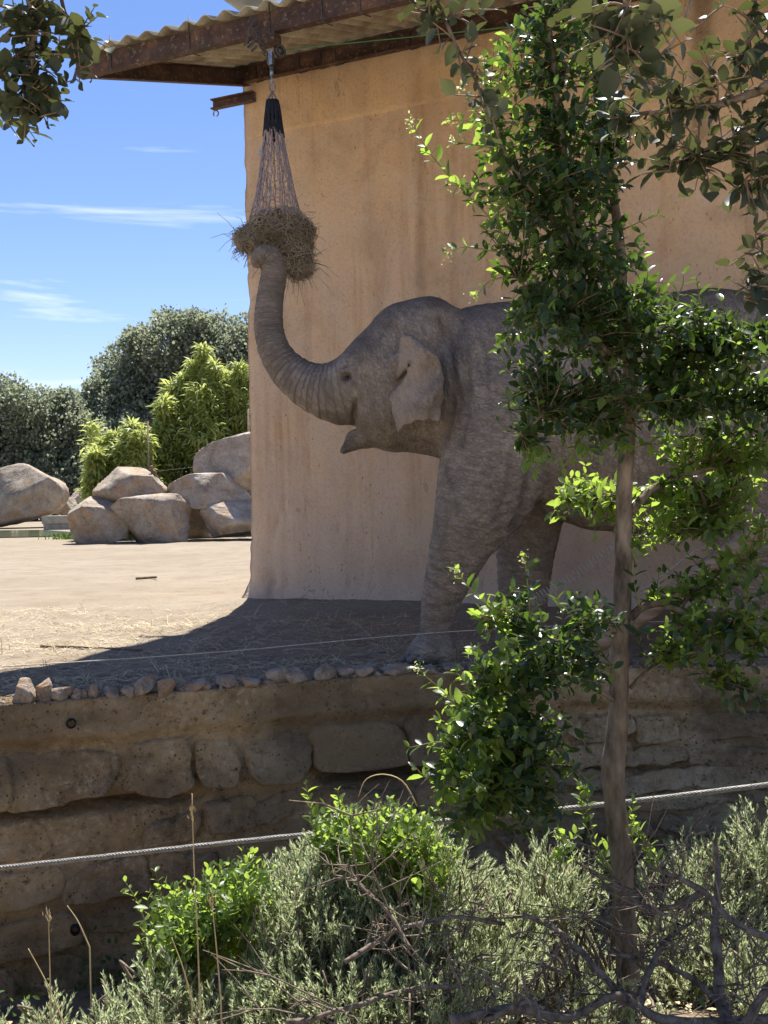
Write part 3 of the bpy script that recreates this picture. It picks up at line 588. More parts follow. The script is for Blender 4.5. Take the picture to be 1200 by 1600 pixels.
# roof frame
pe = hit(121, 121, BW, B(0, 0, 0)); OV = (pe - BO) @ BN; OZ = pe[2]                              # outer beam's lower left corner
pw = Wuz(362, 139, .06)[1]                                                                       # wall beam's underside at the corner
BEAM_H = .15; AX = np.array([BW, BN, [0, 0, 1.0]])
def channel(name, p0, p1, h, fl, mat=MT['rust'], out=None):
    """rolled steel channel between two points; flanges point along out"""
    mb = MB(); dvec = p1 - p0; ln = np.linalg.norm(dvec); x = dvec / ln; y = out - x * (out @ x); y /= np.linalg.norm(y); zz = np.cross(x, y); zz = zz if zz[2] > 0 else -zz
    c = (p0 + p1) / 2 + zz * h / 2; A = np.array([x, y, zz]); tw = .006
    mb.box(c, A, (ln / 2, tw, h / 2 - .0125)); mb.box(c + zz * (h / 2 - .006) + y * fl / 2, A, (ln / 2 - .001, fl / 2 + .006, .006)); mb.box(c - zz * (h / 2 - .006) + y * fl / 2, A, (ln / 2 - .001, fl / 2 + .006, .006))
    return mb.build(name, mat, house, smooth=False)
ROOF_L = 9.0
beam_o = channel('outer_beam', B(0, OV, OZ), B(ROOF_L, OV, OZ), BEAM_H, .06, out=-BN)
channel('end_beam', B(.012, OV - .07, OZ + .012), B(.012, .02, pw + .012), BEAM_H + .012, .055, out=BW)
beam_w = channel('wall_beam', B(-.02, .10, pw), B(ROOF_L, .10, pw), BEAM_H + .02, .05, out=BN)
ub, zb_ = Wuz(334, 163, .0)
brk = channel('bracket', B(-.36, .03, pw - .165), B(.14, .03, pw - .165), .10, .05, out=BN)
mb = MB(); a = np.linspace(-.4 * math.pi, 1.25 * math.pi, 12); c = B(-.33, .03, pw - .20); mb.tube(c + np.cos(a)[:, None] * BW * .03 + np.sin(a)[:, None] * np.array([0, 0, .03]), .008, 5)
mb.build('hook_eye', MT['steel'], brk)
slope = (pw + BEAM_H + .02 - (OZ + BEAM_H)) / (OV - .10)
def roof_z(v): return OZ + BEAM_H + .012 + (OV - v) * slope
# corrugated fibre-cement sheets, each lapping over its neighbour
PITCH_, AMP = .177, .024
us = -.14; k = 0; rs = np.random.default_rng(5)
lifts = [0, .0, .006, .045, .05, .10, .11, .12, .13, .14, .15, .16]
while us < ROOF_L - .2:
    wd = .177 * 6.5; n_u = 66; n_v = 10
    uu = np.linspace(us, us + wd, n_u); vout = OV + .075 + rs.uniform(-.02, .03) + (.02 if k > 2 else 0); vv_ = np.linspace(vout, -1.2, n_v); U, V = np.meshgrid(uu, vv_, indexing='ij')
    lift = lifts[min(k, 11)]; tl = rs.uniform(-.004, .012)
    zz = roof_z(V) + AMP + AMP * np.sin(2 * math.pi * U / PITCH_) + .010 * (k % 2) + lift * .35 + tl * (U - us) + .004 * vnoise(np.stack([U * 3, V * 3, 0 * U], -1), k)
    Vj = V + .012 * vnoise(np.stack([U * 9, 0 * U, k + 0 * U], -1), 8) * (V > OV)
    topv = B(0, 0, 0) + U[..., None] * BW + Vj[..., None] * BN + zz[..., None] * np.array([0, 0, 1.0]); v = topv.reshape(-1, 3); nb = len(v); f = [tuple(q_) for q_ in grid_faces(n_u, n_v)]
    f += [tuple(nb + i_ for i_ in q_[::-1]) for q_ in grid_faces(n_u, n_v)]
    for j in range(n_u - 1): f.append((j * n_v, (j + 1) * n_v, nb + (j + 1) * n_v, nb + j * n_v))
    for j in range(n_v - 1): f.append((j + 1, j, nb + j, nb + j + 1)); e0 = (n_u - 1) * n_v; f.append((e0 + j, e0 + j + 1, nb + e0 + j + 1, nb + e0 + j))
    o = mk('roof_sheet', np.vstack([v, v - np.array([0, 0, .008])]), f, MT['cement'], house); k += 1; us += wd - PITCH_ * .9
# hook bolts: bent wire from the sheets round the beam
for px in (171, 295, 421, 503, 563, 640):
    q = hit(px, 60, BN, B(0, OV + .02, 0)); uo = (q - BO) @ BW; mb = MB()
    mb.tube([B(uo, OV + .015, roof_z(OV) + .10), B(uo, OV + .014, OZ - .012), B(uo + .012, OV + .010, OZ - .025), B(uo + .04, OV - .07, OZ - .022)], .005, 5); mb.build('hook_bolt', MT['chain'], beam_o)
for px in (395, 463, 497, 520, 638, 700):
    uo = Wuz(px, 110, .17)[0]; mb = MB(); zz = pw
    mb.tube([B(uo, .108, zz + .15), B(uo, .107, zz - .008), B(uo + .01, .12, zz - .018), B(uo + .10, .13, zz - .016)], .005, 5); mb.build('hook_bolt', MT['chain'], beam_w)
q = hit(383, -8, BN, B(0, OV - .45, 0)); uo = (q - BO) @ BW; mb = MB(); mb.box(B(uo + .03, OV - .45, q[2] + .08), AX, (.13, .20, .16)); mb.box(B(uo + .03, OV - .45, q[2] + .25), AX, (.16, .23, .012))
mb.build('roof_vent', MT['grey'], house, smooth=False)

# ------------------------------------------------------------------ pool, boulders, fence and trees beyond
pool = empty('water', G(20, 828, 0))
tag(pool, 'shallow greenish pool of water by the far boulder', 'water', kind='structure')
wv = np.array([G(-200, 842, .012), G(62, 838.5, .012), G(150, 836, .012), G(112, 831, .012), G(68, 828, .012), G(-200, 830, .012)])
mk('water_surface', wv, [tuple(range(6))[::-1]], MT['water'], pool, smooth=False)
g0 = G(-260, 832, 0); g1 = G(66, 828.5, 0); D_ = g1[1]
mb = MB(); hgt = 22 / F_PX * D_; prof = [(0, 0), (.0, hgt * .35), (-.10, hgt * .5), (-.10, hgt), (.55, hgt), (.9, 0)]
base0, base1 = np.array([-9.0, D_ + .3, 0]), np.array([P(68, 815, D_)[0], D_ + .3, 0])
v = [base0 + np.array([0, a, b]) for a, b in prof] + [base1 + np.array([a * .3 - .1, a, b]) for a, b in prof]; f = [(j, j + 1, j + 7, j + 6) for j in range(5)] + [tuple(range(5, -1, -1)), tuple(range(6, 12))]
tag(mk('pool_kerb', v, f, MT['concrete'], smooth=False), 'pale concrete pool kerb under the far left boulder', 'kerb')
def boulder(px0, px1, py0, py1, D, lab, seed, mat='boulder', cuts=10, yaw=0, depth=.8, sub=5, shear=0, rough=.045):
    a = P(px0, py1, D); b = P(px1, py0, D); h = np.abs(b - a) / 2; c = (a + b) / 2
    v, f = rock((0, 0, 0), (h[0] * 1.15, max(h[0], h[2]) * depth, h[2] * 1.16), seed, sub, cuts + 3, rough, 0)
    if shear: v[:, 2] += shear * v[:, 0] * (h[2] / h[0])
    c = c + np.array([0, max(h[0], h[2]) * depth * .5, 0])
    return tag(mk('boulder', v + c, f, MT[mat]), lab, 'boulder', 'boulders at the back of the enclosure')
DB = G(200, 848, 0)[1]
boulder(-40, 83, 728, 812, G(20, 826, 0)[1] + .5, 'big ochre boulder standing on the concrete pool kerb', 61, 'boulder', 11, shear=.35)
boulder(106, 198, 772, 851, DB, 'lower boulder at the left foot of the rock pile, by the pool', 62, 'boulder', 10)
boulder(184, 296, 776, 849, DB - .3, 'grey domed boulder in the middle of the rock pile on the ground', 63, 'boulder', 8)
boulder(144, 254, 729, 792, DB + .4, 'wide flat topped boulder resting on the two lower left boulders', 64, 'boulder', 9)
boulder(250, 376, 742, 797, DB + .2, 'long squared boulder bridging the dark gap in the rock pile', 65, 'slab', 7)
boulder(308, 425, 686, 776, DB + .9, 'high pale layered slab at the top right of the rock pile', 66, 'slab', 9, shear=.3)
boulder(316, 430, 786, 843, DB + .1, 'squat block right of the dark gap, beside the house wall', 67, 'slab', 8)
boulder(285, 330, 790, 845, DB + 1.6, 'dark rock at the back of the gap between the lower boulders', 68, 'boulder', 8)
boulder(74, 118, 770, 802, DB + 20, 'small far rock seen between the pool boulder and the rock pile', 69, 'slab', 9)
boulder(104, 152, 764, 802, DB + 21, 'far grey rock half hidden behind the rock pile', 70, 'slab', 9)
# small bird on the pile
bp = P(240, 744, DB + .35); bird = empty('bird', bp); tag(bird, 'small brown bird perched on the rock pile below the bamboo', 'bird')
v, f = ICO[3]; vv = v * np.array([.075, .065, .11]); vv[:, 0] += -.25 * vv[:, 2]; vv *= 1 - .25 * np.clip(v[:, 2:3], 0, 1); mb = MB(); mb.add(vv + bp + [0, 0, .10], f); mb.add(v * .048 + bp + [-.045, -.01, .225], f)
mb.build('body', MT['feather'], bird); mb = MB(); mb.tube([bp + [-.085, -.01, .225], bp + [-.135, -.012, .215]], [.012, .001], 5); mb.build('beak', MT['hole'], bird)
mb = MB(); mb.tube([bp + [.03, 0, .05], bp + [.11, 0, -.03]], [.03, .02], 6); mb.build('tail', MT['feather'], bird)
for s in (-1, 1): mb = MB(); mb.tube([bp + [-.01, s * .02, .03], bp + [-.01, s * .02, -.03]], .005, 4); mb.build('leg', MT['hole'], bird)
# wire fence behind the rocks
fence = empty('wire_fence', P(231, 745, DB + 2.5)); tag(fence, 'thin wire fence with grey posts behind the rock pile', 'fence')
FD = DB + 2.5
for px, y0, y1 in ((231, 658, 748), (388, 640, 740)):
    mb = MB(); b0 = P(px, y1, FD); b0[2] = 0; mb.tube([b0, P(px, y0, FD)], .026, 7); mb.build('post', MT['log'], fence)
for yy in (738,):
    mb = MB(); mb.tube([P(231, yy, FD), P(300, yy - 8, FD), P(388, yy - 18, FD), P(430, yy - 22, FD)], .003, 4); mb.build('strand', MT['wire'], fence)
def crown_cloud(blobs, n, size, r, flat=.5):
    """leaf sprays on and inside the surface of several uneven lobes"""
    C = np.array([b[:3] for b in blobs]); Rr = np.array([b[3:6] for b in blobs]); wgt = (Rr[:, 0] * Rr[:, 2]); wgt = wgt / wgt.sum()
    i = r.choice(len(blobs), n, p=wgt); d = rand_dirs(n, r); bump = 1 + .46 * fbm(d * 2.9 + i[:, None] * 7.1, 81, 4)
    rad = bump * (1 - .5 * r.random(n) ** 2.2); pos = C[i] + d * Rr[i] * rad[:, None]
    return pos, d
QUAD = np.array([(-.32, 0, 0), (.32, 0, 0), (.42, .55, .12), (-.42, .55, .12), (0, 1, -.05)]); QF = np.array([(0, 1, 2), (0, 2, 3), (3, 2, 4)])
def far_tree(name, label, group, blobs, n, leaf, mat, trunk, r, clump=5):
    base = np.array([trunk[0], trunk[1], 0]); t = empty(name, base); tag(t, label, 'tree', group)
    pos, d = crown_cloud(blobs, n // clump, leaf, r)
    pos = np.repeat(pos, clump, 0) + r.normal(size=(len(pos) * clump, 3)) * leaf * .9; dd = np.repeat(d, clump, 0) * .7 + rand_dirs(len(pos), r) + [0, 0, .3]
    vv, ff = scatter(QUAD, QF, pos, frames(dd, rand_dirs(len(pos), r)), leaf * r.uniform(.6, 1.3, len(pos)))
    mk('crown', vv, ff, MT[mat], t, smooth=False, rnd=np.repeat(r.random(len(pos)), 3), kind='stuff')
    mb = MB(); top = np.array(blobs[0][:3]); mid = (base + top) / 2 + [.2, 0, 0]; mb.tube(spline([base - [0, 0, .1], mid, top], 9), np.linspace(trunk[2], trunk[2] * .5, 9), 9, True, .15); mb.build('trunk', MT['bark'], t)
    for b in blobs[1:6]:
        mb = MB(); e = np.array(b[:3]); mb.tube(spline([base * .6 + top * .4, (base * .3 + top * .7 + e) / 2.0, e], 7), np.linspace(trunk[2] * .5, .03, 7), 6, True, .1); mb.build('limb', MT['bark'], t)
    return t
def lobes(specs, D): 
    out = []
    for px, py, rx, ry in specs:
        py += 20; c = P(px, py, D); k = D / F_PX; out.append((*(c + [0, rng.uniform(-.8, .8), 0]), rx * k, rx * k * .9, ry * k))
        for _ in range(5):
            an = rng.uniform(-.35, 3.5); ks = rng.uniform(.22, .45); out.append((c[0] + math.cos(an) * rx * k * .95, c[1] + rng.uniform(-1.5, 1), c[2] + math.sin(an) * ry * k * .95, rx * k * ks, rx * k * ks, ry * k * ks))
    return out
rt = np.random.default_rng(23)
D2 = 66
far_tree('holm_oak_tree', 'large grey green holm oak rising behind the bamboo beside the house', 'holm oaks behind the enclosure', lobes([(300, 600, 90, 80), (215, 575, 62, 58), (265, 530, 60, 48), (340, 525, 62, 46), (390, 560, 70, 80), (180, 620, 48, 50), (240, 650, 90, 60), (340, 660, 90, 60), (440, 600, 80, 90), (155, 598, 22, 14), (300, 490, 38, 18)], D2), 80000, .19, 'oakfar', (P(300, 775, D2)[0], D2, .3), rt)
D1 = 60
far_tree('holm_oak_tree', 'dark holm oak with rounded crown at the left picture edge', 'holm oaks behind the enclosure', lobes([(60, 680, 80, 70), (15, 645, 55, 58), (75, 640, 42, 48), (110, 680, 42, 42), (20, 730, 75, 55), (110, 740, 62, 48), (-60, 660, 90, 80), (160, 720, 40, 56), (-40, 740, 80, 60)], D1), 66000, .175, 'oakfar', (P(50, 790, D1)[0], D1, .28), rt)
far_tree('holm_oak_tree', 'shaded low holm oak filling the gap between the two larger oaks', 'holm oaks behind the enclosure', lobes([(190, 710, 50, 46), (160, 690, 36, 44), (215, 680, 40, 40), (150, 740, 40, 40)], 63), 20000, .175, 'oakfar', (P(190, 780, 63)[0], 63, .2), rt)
def bamboo(label, culms, D, n, r):
    b0 = P(culms[0][0], 770, D); b0[2] = 0; t = empty('bamboo_clump', b0); tag(t, label, 'bamboo', 'bamboo behind the rock pile')
    Pp = []; Dd = []; lines = []
    for px, py, spread in culms:
        top = P(px, py, D + r.uniform(-.6, .6)); base = np.array([P(px + r.uniform(-spread, spread) * .4, 770, D)[0], top[1], 0]); ln = spline([base, base * .45 + top * .55 + [r.uniform(-.1, .1), 0, 0], top], 12); lines.append(ln)
        k = n // len(culms); tt_ = r.random(k) ** .75; pnt = np.stack([np.interp(tt_, np.linspace(0, 1, 12), ln[:, j]) for j in range(3)], 1)
        wd = spread * D / F_PX * np.clip(1.2 - .8 * tt_, .25, 1) * (1 + .45 * np.sin(tt_ * 15 + px)); side = rand_dirs(k, r) * [1, 1, .25]; a = r.random(k) ** .6
        Pp.append(pnt + side * (a * wd)[:, None] + [0, 0, .0] - np.outer((a ** 2) * wd * .35, [0, 0, 1])); Dd.append(side * .8 + [0, 0, .15] + .6 * rand_dirs(k, r) - np.outer(a * .5, [0, 0, 1]))
    Pp = np.concatenate(Pp); Dd = np.concatenate(Dd); nn = len(Pp)
    vv, ff = scatter(QUAD * [.22, 1, 1], QF, Pp, frames(Dd, rand_dirs(nn, r) * .6 + [0, 0, 1]), r.uniform(.18, .42, nn)); mk('foliage', vv, ff, MT['bamboo'], t, smooth=False, rnd=np.repeat(r.random(nn), 3), kind='stuff')
    for ln in lines: mb = MB(); mb.tube(ln, np.linspace(.025, .006, 12), 5); mb.build('culm', MT['greentwig'], t)
bamboo('tall yellow green bamboo with a pointed top against the dark oak', [(318, 538, 24), (304, 562, 34), (284, 586, 30), (270, 598, 24), (335, 566, 30), (352, 578, 30), (374, 566, 28), (392, 588, 36), (256, 622, 22), (262, 640, 26), (312, 600, 46), (330, 625, 50), (290, 640, 46), (365, 620, 50), (345, 650, 52), (400, 640, 50), (250, 665, 30), (280, 680, 44), (420, 590, 40)], DB + 4.5, 26000, rt)
bamboo('low bright bamboo spilling over the left end of the rock pile', [(205, 660, 26), (180, 675, 28), (160, 690, 22), (220, 672, 26), (195, 690, 34), (150, 705, 16)], DB + 3.2, 8000, rt)
bamboo('small pale bamboo tuft against the dark oak, left of the low bamboo', [(142, 656, 12), (150, 664, 10)], DB + 6, 700, rt)
# weeds at the foot of the pile
n = 160; c = G(112, 842, 0); pos = c + rt.normal(size=(n, 3)) * [.35, .15, 0]; pos[:, 2] = 0
vv, ff = scatter(QUAD * [.2, 1, 1], QF, pos, frames(rand_dirs(n, rt) * .5 + [0, 0, 1], rand_dirs(n, rt)), rt.uniform(.1, .25, n))
tag(mk('weed_tuft', vv, ff, MT['moss'], smooth=False), 'small green weed tuft at the left foot of the rock pile', 'plant')
# fallen stick on the sunlit ground
g0, g1 = G(64, 1010, .012), G(222, 1016, .012); mb = MB(); mb.tube(spline([g0, (g0 + g1) / 2 + [.0, .04, .0], g1], 9), np.linspace(.012, .007, 9), 6, True, .2); tag(mb.build('fallen_stick', MT['twig']), 'thin brown stick lying across the edge of the house shadow', 'stick')
g0, g1 = G(212, 904, .015), G(243, 902, .03); mb = MB(); mb.tube(spline([g0, (g0 + g1) / 2 + [.1, .1, .0], g1], 7), .018, 5); tag(mb.build('fallen_stick', MT['twig']), 'short crooked twig alone on the sunlit sand', 'stick')
# ================================================================== the elephant
ED = 7.42                                   # distance of the animal's middle plane
def st(px, py, dy, rpx): D = ED + dy; return (P(px, py, D), rpx * D / F_PX)
def chain_(sts, k=1.0, sm=.06, kind='z', f=1.0):
    if kind == 'trunk': sts = spline(sts, 44); sts[:, 3] *= np.interp(np.arange(44), [0, 8, 20, 43], [1, .97, .88, .88])
    elif kind == 'leg' and len(sts) > 5: sts = spline(sts, 22)
    return dict(c=[st(*s) for s in sts], k=k, sm=sm, kind=kind, f=f)
# (px, py, depth offset, radius in px); k squeezes or widens the section across the animal
TR = [(566, 607, -.02, 58), (536, 613, .0, 52), (506, 610, .02, 43), (478, 600, .05, 36.5), (453, 582, .08, 31.5), (434, 558, .10, 28.5), (423, 528, .12, 26.3), (420, 498, .14, 25.0), (422, 468, .155, 23.6), (426, 440, .165, 22.6), (428, 418, .165, 21.8), (423, 402, .16, 20.5), (412, 399, .15, 18), (404, 405, .145, 13), (401, 411, .14, 9)]
CH = [
    chain_([(800, 612, 0, 132), (880, 628, 0, 160), (1000, 640, 0, 177), (1110, 632, 0, 178), (1180, 655, 0, 168)], .80, .05, 'body'),
    chain_([(700, 590, 0, 92), (760, 604, 0, 122), (820, 612, 0, 130)], .82, .12, 'body'),
    chain_([(705, 540, 0, 48), (750, 546, 0, 58), (800, 545, 0, 64)], .80, .08, 'body'),
    chain_([(670, 516, -.10, 52), (652, 530, -.10, 58)], .95, .08, 'head'), chain_([(670, 516, .12, 52), (652, 530, .12, 58)], .95, .08, 'head'),
    chain_([(640, 545, 0, 72), (612, 588, 0, 82), (580, 600, 0, 62)], 1.02, .08, 'head'),
    chain_([(606, 560, -.16, 30), (585, 572, -.17, 24), (556, 576, -.15, 18)], 1.0, .07, 'head'),             # brow
    chain_([(628, 600, -.20, 42), (612, 640, -.18, 44)], 1.0, .10, 'head'),                                  # cheek
    chain_([(590, 648, 0, 44), (612, 655, 0, 50), (650, 654, 0, 52), (705, 664, 0, 54), (740, 664, 0, 60)], 1.15, .07, 'head'),
    chain_(TR, 1.0, .05, 'trunk'),
    chain_([(590, 677, 0, 22), (572, 684, 0, 16), (553, 692, 0, 10.5), (536, 705, 0, 4.5)], 1.5, .02, 'head'),     # lower lip
    chain_([(563, 668, 0, 13), (549, 684, 0, 8), (537, 703, 0, 4)], 1.3, .02, 'head'),
    chain_([(800, 640, -.20, 100), (775, 720, -.27, 88), (752, 780, -.32, 72), (725, 838, -.34, 52), (705, 890, -.34, 39.5), (690, 935, -.34, 31.5), (682, 970, -.34, 25.5), (681, 990, -.34, 24), (676, 1014, -.35, 29)], .92, .06, 'leg'),
    chain_([(648, 1025, -.37, 16), (668, 1019, -.36, 29), (690, 1019, -.34, 25)], 1.2, .025, 'leg'),                # foot
    chain_([(820, 690, .22, 100), (828, 770, .30, 62), (822, 850, .33, 48), (818, 920, .34, 40), (816, 965, .34, 37), (814, 985, .33, 39)], .9, .08, 'leg'),
    chain_([(798, 992, .31, 22), (814, 990, .33, 34)], 1.1, .04, 'leg'),
    chain_([(1190, 700, -.22, 140), (1192, 800, -.28, 92), (1188, 870, -.31, 62), (1205, 930, -.32, 50), (1214, 975, -.32, 44), (1208, 1012, -.32, 48)], .85, .10, 'leg'),
    chain_([(1240, 700, .22, 130), (1250, 800, .28, 85), (1255, 870, .31, 58), (1275, 930, .32, 47), (1280, 990, .32, 46)], .85, .10, 'leg'),
    chain_([(1325, 590, 0, 16), (1350, 660, 0, 9), (1356, 780, 0, 6), (1352, 850, 0, 7)], 1, .05, 'leg'),
    chain_([(870, 770, 0, 40), (930, 780, 0, 48), (1040, 792, 0, 46)], 1.6, .10, 'body'),                           # belly
]
EAR = np.array([(630, 520), (648, 529), (668.5, 543), (682, 556), (691, 573), (694, 602), (691, 630), (688, 659), (678, 658), (661, 655), (645, 661), (621, 674), (614.5, 657), (610, 627), (611, 608), (620, 590), (624, 560), (624, 535)])
RES = .0145
lo = np.array([P(388, 600, ED)[0] - .05, ED - .78, -.03]); hi = np.array([P(1372, 600, ED)[0] + .1, ED + .75, P(416, 380, ED)[2] + .14])
dims = np.ceil((hi - lo) / RES).astype(int); FIELD = np.full(dims, .6, np.float32)
ax_ = [lo[j] + RES * np.arange(dims[j]) for j in range(3)]
def seg_d(p, a, b, ra, rb, k):
    q = p - a; d = b - a; q = q * np.array([1, 1 / k, 1], p.dtype); d = d * np.array([1, 1 / k, 1])
    t = np.clip((q @ d.astype(p.dtype)) / max(d @ d, 1e-9), 0, 1); return np.linalg.norm(q - t[..., None] * d.astype(p.dtype), axis=-1) - (ra + (rb - ra) * t), t
def smin(a, b, k):
    h = np.clip(.5 + .5 * (b - a) / k, 0, 1); return b + (a - b) * h - k * h * (1 - h)
def sub_box(l, h):
    i0 = np.clip(((l - lo) / RES).astype(int), 0, dims - 1); i1 = np.clip(((h - lo) / RES).astype(int) + 2, 1, dims)
    sl = tuple(slice(a, b) for a, b in zip(i0, i1)); g = np.stack(np.meshgrid(*[ax_[j][sl[j]] for j in range(3)], indexing='ij'), -1).astype(np.float32); return sl, g
TMP = np.empty(dims, np.float32)
for c in CH:
    pts = np.array([q for q, _ in c['c']]); rr = np.array([q for _, q in c['c']]); pad = rr.max() * max(1, c['k']) + c['sm'] * 1.5 + .03
    sl, g = sub_box(pts.min(0) - pad, pts.max(0) + pad); TMP[sl] = .6
    for j in range(len(pts) - 1):
        pj = max(rr[j], rr[j + 1]) * max(1, c['k']) + c['sm'] * 1.2 + .03; s2, g2 = sub_box(np.minimum(pts[j], pts[j + 1]) - pj, np.maximum(pts[j], pts[j + 1]) + pj)
        dj, _ = seg_d(g2, pts[j], pts[j + 1], rr[j], rr[j + 1], c['k']); TMP[s2] = smin(TMP[s2], dj, .006 if c['kind'] in ('trunk', 'leg') else .02)
    FIELD[sl] = smin(FIELD[sl], TMP[sl], c['sm'])
def ell(px, py, dy, r3, sm, sub=False):
    c = P(px, py, ED + dy); r3 = np.asarray(r3); sl, g = sub_box(c - r3 - sm * 2 - .03, c + r3 + sm * 2 + .03); q = (g - c.astype(np.float32)) / r3.astype(np.float32); d = (np.linalg.norm(q, axis=-1) - 1) * r3.min()
    FIELD[sl] = -smin(-FIELD[sl], d, sm) if sub else smin(FIELD[sl], d, sm)
# ear: a curved flap traced in side view, thin, free at its back and lower edge
def poly_sd(x, y, poly):
    d = np.full(x.shape, 1e9); s = np.ones(x.shape)
    for i in range(len(poly)):
        a = poly[i]; b = poly[i - 1]; e = b - a; wx, wy = x - a[0], y - a[1]; t = np.clip((wx * e[0] + wy * e[1]) / (e @ e), 0, 1); d = np.minimum(d, (wx - e[0] * t) ** 2 + (wy - e[1] * t) ** 2)
        c1 = y >= a[1]; c2 = y < b[1]; c3 = e[0] * wy > e[1] * wx; s = np.where((c1 & c2 & c3) | (~c1 & ~c2 & ~c3), -s, s)
    return s * np.sqrt(d)
sl, g = sub_box(P(600, 690, ED - .5) - [.1, .35, .1], P(705, 505, ED - .5) + [.1, .35, .1])
pp = proj(g); sd_ = (poly_sd(pp[..., 0], pp[..., 1], EAR) + 2.2 * np.sin(pp[..., 0] * .33) * np.clip((pp[..., 1] - 640) / 15, 0, 1) + 1.2 * np.sin(pp[..., 1] * .21)) * ED / F_PX
a = np.clip((pp[..., 0] - 612) / 80, -.3, 1.2); b_ = np.clip((pp[..., 1] - 525) / 145, -.2, 1.2)
y0 = ED - .40 - .12 * a - .05 * a * b_ + .028 * np.sin(pp[..., 1] * .085 + pp[..., 0] * .05) * a
foldx = np.interp(pp[..., 1], [540, 575, 610, 645, 660], [676, 686, 680, 668, 668]); y0 = y0 + np.clip(pp[..., 0] - foldx, 0, 40) * .0042 - .018 * np.exp(-((pp[..., 0] - foldx) / 5) ** 2)
rim = np.exp(-((sd_ + .012) / .012) ** 2)
y0 = y0 - .035 * np.exp(-((pp[..., 1] - (525 + (pp[..., 0] - 632) * .72)) / 9) ** 2) * np.clip((pp[..., 0] - 620) / 20, 0, 1)
de = np.hypot(np.maximum(sd_ + .012, 0), np.maximum(np.abs(g[..., 1] - y0) - .010, 0)) - .013
FIELD[sl] = smin(FIELD[sl], de.astype(np.float32), .022)
crz = [(640, 567, -.455), (632, 582, -.44), (624, 594, -.425), (614, 607, -.41)]                     # crease in front of the ear's root
for j in range(3):
    pa, pb = P(crz[j][0], crz[j][1], ED + crz[j][2]), P(crz[j + 1][0], crz[j + 1][1], ED + crz[j + 1][2]); sl, g = sub_box(np.minimum(pa, pb) - .12, np.maximum(pa, pb) + .12); dj, _ = seg_d(g, pa, pb, .013, .013, 1.6); FIELD[sl] = -smin(-FIELD[sl], dj, .03)
ell(620, 565, -.42, (.05, .03, .05), .06)
# eye socket, lids, cheek crease, mouth, nostril
eye_dy = None
for j, yy in enumerate(ax_[1]):
    pq = P(542, 589, yy); ii = ((pq - lo) / RES).astype(int)
    if FIELD[ii[0], j, ii[2]] < 0: eye_dy = yy - ED; break
eye_dy = -.2 if eye_dy is None else eye_dy
ell(542, 589, eye_dy, (.032, .028, .017), .018, True)
ell(540, 579, eye_dy - .0, (.055, .024, .016), .02); ell(545, 598, eye_dy + .008, (.045, .022, .013), .02)
ell(556, 590, eye_dy + .01, (.016, .02, .035), .02)
for px, py, rz in ((555, 642, .055), (553, 660, .05)): ell(px, py, -.24, (.008, .07, rz), .03, True)
ell(548, 668, .0, (.045, .20, .016), .02, True)
ell(403.5, 413, .14 - .05, (.013, .028, .015), .012, True); ell(397, 408, .13, (.012, .02, .02), .02)
for px, dy in ((636, -.46), (646, -.52), (662, -.55)): ell(px, 1028, dy, (.028, .028, .026), .015)
# surface nets
def surface_nets(Fd):
    s = Fd < 0; nx, ny, nzz = Fd.shape
    cells = np.zeros((nx - 1, ny - 1, nzz - 1), np.uint8)
    for dx in (0, 1):
        for dy in (0, 1):
            for dz in (0, 1): cells += s[dx:nx - 1 + dx, dy:ny - 1 + dy, dz:nzz - 1 + dz]
    act = (cells > 0) & (cells < 8); idx = np.full(cells.shape, -1, np.int64); c = np.argwhere(act); idx[act] = np.arange(len(c))
    acc = np.zeros((len(c), 3)); cnt = np.zeros(len(c)); cor = [(0, 0, 0), (1, 0, 0), (0, 1, 0), (1, 1, 0), (0, 0, 1), (1, 0, 1), (0, 1, 1), (1, 1, 1)]
    for a in range(8):
        for b in range(a + 1, 8):
            if sum(x != y for x, y in zip(cor[a], cor[b])) != 1: continue
            ca, cb = np.array(cor[a]), np.array(cor[b]); fa = Fd[tuple((c + ca).T)]; fb = Fd[tuple((c + cb).T)]; mm = (fa < 0) != (fb < 0); t = np.where(mm, fa / np.where(mm, fa - fb, 1), 0)
            acc += np.where(mm[:, None], ca + t[:, None] * (cb - ca), 0); cnt += mm
    V = c + acc / cnt[:, None]; Q = []
    for axis in range(3):
        o = [j for j in range(3) if j != axis]; a0 = np.take(s, range(s.shape[axis] - 1), axis); a1 = np.take(s, range(1, s.shape[axis]), axis); e = np.argwhere(a0 != a1)
        ok = (e[:, o[0]] > 0) & (e[:, o[1]] > 0) & (e[:, o[0]] < s.shape[o[0]] - 1) & (e[:, o[1]] < s.shape[o[1]] - 1); e = e[ok]
        def cell(i, j): q = e.copy(); q[:, o[0]] -= i; q[:, o[1]] -= j; return idx[tuple(q.T)]
        qd = np.stack([cell(1, 1), cell(0, 1), cell(0, 0), cell(1, 0)], 1); ins = s[tuple(e.T)]; flip = ins if axis != 1 else ~ins
        qd[~flip] = qd[~flip][:, ::-1]; Q.append(qd)
    return V, np.concatenate(Q)
V, Q = surface_nets(FIELD); V = lo + V * RES
